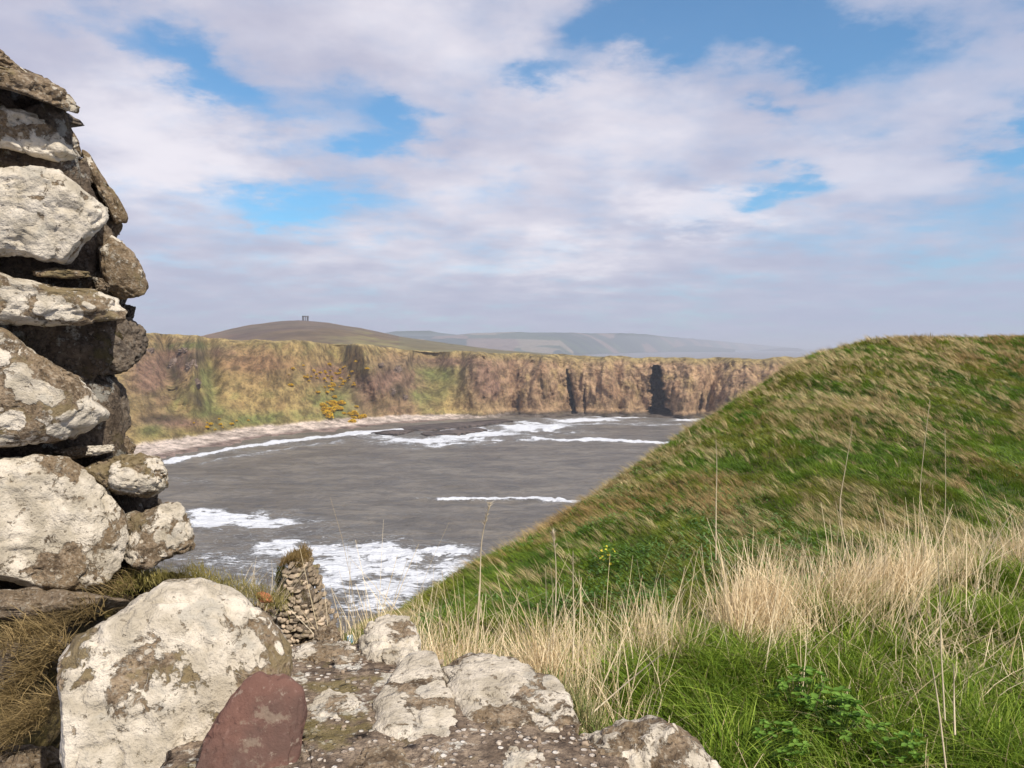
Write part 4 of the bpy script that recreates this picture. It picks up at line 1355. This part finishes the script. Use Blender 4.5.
for k, (px, py, sc) in enumerate(spots):
    o = bpy.data.objects.new('gorse_bush', protos[k % 3])
    if not protos[k % 3].materials: protos[k % 3].materials.append(m_gorse)
    COL.objects.link(o)
    p = coast_at(px, py)
    o.location = p + np.array([0, -.3, -.2]); o.scale = (sc, sc, sc * .9); o.rotation_euler = (0, 0, rgs.uniform(0, 6.28))
    tag(o, 'small rounded gorse bush in yellow bloom on the far grassy slope above the beach', 'gorse bush', 'gorse bushes flowering on the far slope')

# ------------------------------------------------------------------ moor hill with the war memorial
def far_sheet(name, sil, Yf, Yc, Yend, pxr, zf, mat, colf, rough=1.0, nu=500, nv=90, rgh_s=.01, base_y=None):
    px = np.linspace(*pxr, nu)
    s_ = interp_px(sil, px)
    Yf, Yc, Yend = [np.interp(px, [a_[0] for a_ in q_], [a_[1] for a_ in q_])[:, None] if isinstance(q_, list) else np.full((nu, 1), float(q_)) for q_ in (Yf, Yc, Yend)]
    zc = CAMZ + ray(px, s_)[1] * Yc[:, 0]
    l1 = np.linspace(0, 1, nv)[None]; l2 = np.linspace(0, 1, nv // 2)[None, 1:]
    Y = np.concatenate([Yf + (Yc - Yf) * l1, Yc + (Yend - Yc) * l2], 1)
    P = np.repeat(px[:, None], Y.shape[1], 1)
    tt = np.clip((Y - Yf) / (Yc - Yf), 0, 1)
    ff = tt ** 1.1
    z = zf + (zc[:, None] - zf) * np.sin(ff * math.pi / 2) ** .9
    back = np.clip((Y - Yc) / (Yend - Yc), 0, 1)
    z = z * (1 - back ** 2) + (-5) * back ** 2
    X = (P - 512) / F * Y
    z = z + fbm(np.stack([X, Y], -1) * rgh_s, 5, 151) * rough * smooth(tt, 0, .2) * (1 - .5 * smooth(tt, .8, 1))
    me = mesh_np(name, np.stack([X, Y, z], -1), grid_quads(*X.shape), col=colf(P, X, Y, z, tt).reshape(-1, 3))
    o = link(name, me, mat)
    tag(o, kind='structure')
    return X, Y, z, P


moor_sil = [(-400, 318), (60, 330), (130, 334), (200, 337), (225, 331), (250, 326.5), (280, 323.5), (300, 322.5), (330, 324.5), (360, 329), (400, 337), (440, 342), (490, 349), (560, 355), (640, 359), (700, 362)]


def moor_col(P, X, Y, z, tt):
    n = 1.5 * fbm(np.stack([X, Y], -1) * .014, 5, 161, gain=.62); n2 = fbm(np.stack([X, Y * .5], -1) * .004, 3, 163)
    c = np.array([.125, .088, .05]) + 0 * X[..., None]
    f = smooth(n, -.1, .3)[..., None]; c = c * (1 - f) + np.array([.19, .16, .065]) * f
    f = smooth(n2 + n * .5, .0, .3)[..., None] * .8; c = c * (1 - f) + np.array([.10, .068, .055]) * f
    f = ((1 - smooth(P + 25 * n, 205, 240)) * smooth(tt, .3, .5) * .8)[..., None]; c = c * (1 - f) + np.array([.21, .13, .075]) * f
    f = ((P > 400) * .6)[..., None]; c = c * (1 - f) + np.array([.14, .125, .06]) * f
    f = (1 - smooth(tt, .02, .16))[..., None]; c = c * (1 - f) + np.array([.22, .18, .08]) * f
    return c


m_far, t, b = material('far_land')
v = t.new('ShaderNodeTexCoord').outputs['Object']
n1 = t.noise(v, .03, 8, .7)
t.put(b.inputs['Base Color'], t.mix(1.0, t.attr('Col', 'Color'), t.mix(t.mr(n1, .3, .7), (.7, .7, .7), (1.3, 1.3, 1.3)), 'MULTIPLY'))
mx_, my_, mz_, mp_ = far_sheet('moorland_hill', moor_sil, 640, 1200, 1700, (-380, 690), 33, m_far, moor_col, rough=3)
# war memorial: ring of eight columns carrying a broken ring of lintels
mpt = W(305.5, 322.8, 1200.)
i_ = np.argmin((mx_ - mpt[0]) ** 2 + (my_ - mpt[1]) ** 2)
gz = mz_.ravel()[i_]
mem = empty('war_memorial', (mpt[0], 1200, gz - .5)); mem.scale = (.85, .85, 1)
tag(mem, 'open stone war memorial of columns and lintels on top of the dark moor hill', 'monument')
m_mem, t, b = material('granite')
v_, oi = obj_coords(t)
t.put(b.inputs['Base Color'], t.mix(t.noise(v_, 1.5, 4), (.09, .085, .085), (.17, .16, .155)))


def frustum(name, n, r0, r1, h, cx, cy, z0, parent, rot=0, sx=1.0):
    bm = bmesh.new()
    bmesh.ops.create_cone(bm, cap_ends=True, segments=n, radius1=r0, radius2=r1, depth=h)
    for vv in bm.verts:
        x, y = vv.co.x * sx, vv.co.y
        vv.co.x = x * math.cos(rot) - y * math.sin(rot) + cx; vv.co.y = x * math.sin(rot) + y * math.cos(rot) + cy; vv.co.z += z0 + h / 2
    bmesh.ops.bevel(bm, geom=bm.edges[:], offset=min(r0, r1) * .08, segments=1, affect='EDGES')
    me = bpy.data.meshes.new(name); bm.to_mesh(me); bm.free()
    return link(name, me, m_mem, parent)


frustum('base', 8, 6.2, 5.8, 1.0, 0, 0, 0, mem, R(22.5))
for k in range(8):
    a_ = R(22.5 + 45 * k); a2 = R(45 * k + 45)
    frustum('column', 4, .72, .62, 8.6, 5 * math.cos(a_), 5 * math.sin(a_), 1.0, mem, a_ + R(45))
    frustum('lintel', 4, 1.0, 1.0, 1.3, 4.75 * math.cos(a2), 4.75 * math.sin(a2), 9.6, mem, a2 + R(135) , 1.0)
# lintel ring (continuous architrave)
bm = bmesh.new()
for zz in (9.61, 11.1):
    for rr2 in (4.2, 5.9):
        for k in range(8):
            a_ = R(22.5 + 45 * k); bm.verts.new((rr2 * math.cos(a_), rr2 * math.sin(a_), zz))
bm.verts.ensure_lookup_table(); vs_ = bm.verts
for k in range(8):
    j = (k + 1) % 8
    bm.faces.new((vs_[k], vs_[j], vs_[8 + j], vs_[8 + k])); bm.faces.new((vs_[16 + k], vs_[24 + k], vs_[24 + j], vs_[16 + j]))
    bm.faces.new((vs_[k], vs_[16 + k], vs_[16 + j], vs_[j])); bm.faces.new((vs_[8 + k], vs_[8 + j], vs_[24 + j], vs_[24 + k]))
me = bpy.data.meshes.new('architrave'); bm.to_mesh(me); bm.free()
for o_ in [c_ for c_ in mem.children if c_.name.startswith('lintel')]:
    bpy.data.objects.remove(o_)
link('architrave', me, m_mem, mem)
me, o3 = stone_mesh('rock', np.array([W(309.2, 323, 1195.), W(311.2, 323, 1195.), W(311.0, 321.6, 1195.), W(309.6, 321.7, 1195.)]), (0, -1, 0), 1, 1.5, level=3, seed=991, rough=.2)
o = link('rock', me, m_mem, loc=o3); tag(o, 'dark low block on the hilltop just right of the memorial', 'rock')

# ------------------------------------------------------------------ far headlands
head_sil = [(200, 340), (380, 336.5), (400, 335), (440, 335), (470, 332.5), (520, 331.5), (560, 331.5), (600, 332.5), (620, 332), (640, 333), (670, 336), (700, 338.5), (740, 342), (770, 345), (800, 347.5), (812, 349)]


def head_col(P, X, Y, z, tt):
    n = fbm(np.stack([X * .7, Y * 1.6], -1) * .0022, 3, 171)
    cell = _hash(np.floor(X / 260 + .6 * n).astype(np.int64), np.floor(Y / 330 + n).astype(np.int64), 0 * X.astype(np.int64), 5)
    c = np.array([.06, .08, .045]) + 0 * X[..., None]
    for lo, hi, cc in [(.0, .25, (.17, .12, .09)), (.25, .38, (.20, .165, .11)), (.45, .6, (.045, .06, .04)), (.85, 1.0, (.035, .05, .035))]:
        f = ((cell >= lo) & (cell < hi))[..., None]; c = np.where(f, cc, c)
    f = (smooth(tt, .80, .9) * .8)[..., None]; c = c * (1 - f) + np.array([.035, .05, .035]) * f
    return c


head_sil = [(a_, b_ + 1.0) for a_, b_ in head_sil]
far_sheet('far_headland', head_sil, [(180, 3700), (560, 4200), (620, 5600), (700, 8000), (812, 13500)], [(180, 4700), (560, 5300), (620, 6600), (700, 9000), (812, 14300)], [(180, 6500), (560, 7100), (620, 8400), (700, 10800), (812, 16500)], (180, 812), 2, m_far, head_col, rough=10, nu=900, nv=120, rgh_s=.006)
hill_sil = [(300, 345), (380, 334), (395, 331.5), (430, 331), (440, 333), (470, 336), (560, 334), (600, 338), (700, 346), (740, 350)]
far_sheet('far_hills', hill_sil, 7000, 8200, 10500, (300, 735), 2, m_far, lambda P, X, Y, z, tt: np.array([.05, .07, .045]) + 0 * X[..., None], rough=8, nu=300, nv=60, rgh_s=.003)
tip_sil = [(755, 351), (770, 349), (785, 347.6), (798, 348.2), (806, 351)]
far_sheet('far_point', tip_sil, 8600, 9000, 9400, (755, 806), -1, m_far, lambda P, X, Y, z, tt: np.array([.06, .06, .045]) + 0 * X[..., None], rough=1.5, nu=160, nv=30, rgh_s=.01)

# ------------------------------------------------------------------ haze
bm = bmesh.new()
bmesh.ops.create_cube(bm, size=1)
for vv in bm.verts:
    vv.co.x = vv.co.x * 160000; vv.co.y = 30000 + vv.co.y * 64000; vv.co.z = -8 + (vv.co.z + .5) * (135)
me = bpy.data.meshes.new('haze'); bm.to_mesh(me); bm.free()
m = bpy.data.materials.new('haze'); m.use_nodes = True
t = NT(m.node_tree)
t.n.remove(t.n['Principled BSDF'])
pv = t.new('ShaderNodeVolumePrincipled')
pv.inputs['Color'].default_value = (.84, .89, 1.0, 1)
pv.inputs['Density'].default_value = .00018
pv.inputs['Anisotropy'].default_value = .1
t.l.new(pv.outputs[0], t.n['Material Output'].inputs['Volume'])
hz = link('haze', me, m)
tag(hz, kind='stuff')

# ------------------------------------------------------------------ sky, clouds, sun
SUN_AZ = R(142)      # clockwise from north (+Y): behind and to the right of the viewer
SUN_EL = R(46)
w = bpy.data.worlds.new('World'); scene.world = w; w.use_nodes = True
t = NT(w.node_tree)
for n_ in list(t.n): t.n.remove(n_)
out = t.new('ShaderNodeOutputWorld')
sky = t.new('ShaderNodeTexSky', sky_type='NISHITA')
sky.sun_disc = False; sky.sun_elevation = SUN_EL; sky.sun_rotation = SUN_AZ
sky.air_density = 1.0; sky.dust_density = .6; sky.ozone_density = 1.6
d = t.new('ShaderNodeTexCoord').outputs['Generated']
sx = t.new('ShaderNodeSeparateXYZ'); t.l.new(d, sx.inputs[0])
zc_ = t.math('MAXIMUM', sx.outputs[2], 0.0)
# cloud deck coordinates (perspective of a flat layer)
inv = t.math('DIVIDE', 1.0, t.math('ADD', zc_, .16))
cv = t.new('ShaderNodeCombineXYZ')
t.put(cv.inputs[0], t.math('MULTIPLY', sx.outputs[0], inv)); t.put(cv.inputs[1], t.math('MULTIPLY', sx.outputs[1], inv))
cvv = cv.outputs[0]
az0 = t.math('ARCTAN2', sx.outputs[0], sx.outputs[1]); el0 = t.math('ARCSINE', sx.outputs[2])
wn = t.new('ShaderNodeSeparateColor'); t.l.new(t.noise(cvv, 3.2, 7, .6, color=True), wn.inputs[0])
az = t.math('ADD', az0, t.math('MULTIPLY', t.math('SUBTRACT', wn.outputs[0], .5), .26))
el = t.math('ADD', el0, t.math('MULTIPLY', t.math('SUBTRACT', wn.outputs[1], .5), .15))


def ang(px, py):
    x, z = ray(px, py)
    return math.atan2(x, 1.0), math.asin(z / math.sqrt(1 + x * x + z * z))


def sky_blob(px, py, sx_, sy_, amp, rot=0.0):
    a0, e0 = ang(px, py)
    X = t.math('SUBTRACT', az, a0); Y = t.math('SUBTRACT', el, e0)
    if rot:
        c_, s_ = math.cos(rot), math.sin(rot)
        X2 = t.math('ADD', t.math('MULTIPLY', X, c_), t.math('MULTIPLY', Y, s_))
        Y2 = t.math('SUBTRACT', t.math('MULTIPLY', Y, c_), t.math('MULTIPLY', X, s_))
        X, Y = X2, Y2
    X = t.math('MULTIPLY', X, F / sx_); Y = t.math('MULTIPLY', Y, F / sy_)
    r2 = t.math('ADD', t.math('MULTIPLY', X, X), t.math('MULTIPLY', Y, Y))
    return t.math('MULTIPLY', t.math('EXPONENT', t.math('MULTIPLY', r2, -1.0)), amp)


def total(lst):
    s = None
    for b_ in lst:
        v_ = sky_blob(*b_)
        s = v_ if s is None else t.math('ADD', s, v_)
    return s


BLUE = [(120, 38, 60, 18, .65, -.35), (225, 85, 75, 22, 1.0, -.5), (375, 138, 40, 22, 1.0), (420, 118, 45, 10, .6), (290, 207, 95, 20, .85), (330, 100, 60, 18, .4), (715, 22, 130, 34, 1.2), (850, 38, 80, 30, 1.15, -.4),
        (548, 82, 34, 14, .85), (620, 40, 60, 22, .7), (782, 103, 28, 10, .7), (775, 190, 34, 16, 1.0), (1024, 140, 28, 34, 1.0), (960, 232, 130, 26, .45), (870, 110, 60, 20, .3), (1010, 5, 40, 14, .5), (500, 175, 40, 12, .3)]
blue = total(BLUE)
n_c = t.noise(cvv, 1.5, 7, .55)
n_f = t.noise(cvv, 5.0, 6, .6)
cov = t.math('ADD', t.math('MULTIPLY', t.math('SUBTRACT', n_c, .5), 1.0), t.math('MULTIPLY', t.math('SUBTRACT', n_f, .5), .85))
dens = t.math('ADD', t.math('SUBTRACT', .84, t.math('MULTIPLY', blue, .86)), cov)
mask = t.mr(dens, -.05, .95, .10, 1.0)
mask = t.math('MULTIPLY', mask, .97)
mask = t.math('MAXIMUM', mask, t.mr(el0, .14, .0, 0, .86))
BR = [(160, 145, 85, 48, .9), (695, 212, 66, 22, 1.1), (600, 110, 110, 40, .45), (880, 165, 110, 36, .55), (570, 262, 70, 22, .6), (430, 30, 140, 40, .55), (480, 190, 80, 60, .35), (640, 170, 60, 30, .35), (950, 60, 80, 40, .2), (380, 250, 110, 30, .3)]
br = t.math('ADD', total(BR), t.math('MULTIPLY', t.math('SUBTRACT', t.noise(cvv, 2.4, 6, .55), .5), 1.6))
cc = t.mix(t.mr(br, -.35, 1.0), (.44, .445, .57), (.80, .765, .82))
cc = t.mix(t.mr(el0, .12, .0, 0, .8), cc, (.42, .44, .57))
cc = t.mix(t.mr(az0, .05, .65, 0, .45), cc, (.33, .41, .60))
bg1 = t.new('ShaderNodeBackground'); t.put(bg1.inputs[0], t.mix(1.0, sky.outputs[0], (.52, 1.0, 1.22), 'MULTIPLY')); bg1.inputs[1].default_value = .108
bg2 = t.new('ShaderNodeBackground'); t.put(bg2.inputs[0], cc); bg2.inputs[1].default_value = 1.0
mx = t.new('ShaderNodeMixShader'); t.put(mx.inputs[0], mask)
t.l.new(bg1.outputs[0], mx.inputs[1]); t.l.new(bg2.outputs[0], mx.inputs[2]); t.l.new(mx.outputs[0], out.inputs[0])

sl = bpy.data.lights.new('sun', 'SUN'); sl.energy = 4.6; sl.angle = R(.6); sl.color = (1, .935, .83)
so = bpy.data.objects.new('sun', sl); COL.objects.link(so)
sd = Vector((math.sin(SUN_AZ) * math.cos(SUN_EL), math.cos(SUN_AZ) * math.cos(SUN_EL), math.sin(SUN_EL)))
so.rotation_euler = sd.to_track_quat('Z', 'Y').to_euler()
so.location = (30, -30, 90)

# ------------------------------------------------------------------ render settings
scene.render.engine = 'CYCLES'
scene.view_settings.view_transform = 'Standard'
scene.view_settings.look = 'None'
scene.view_settings.exposure = 0.17
scene.view_settings.gamma = 1.0
scene.view_settings.use_curve_mapping = False
scene.cycles.max_bounces = 5
scene.cycles.volume_bounces = 0
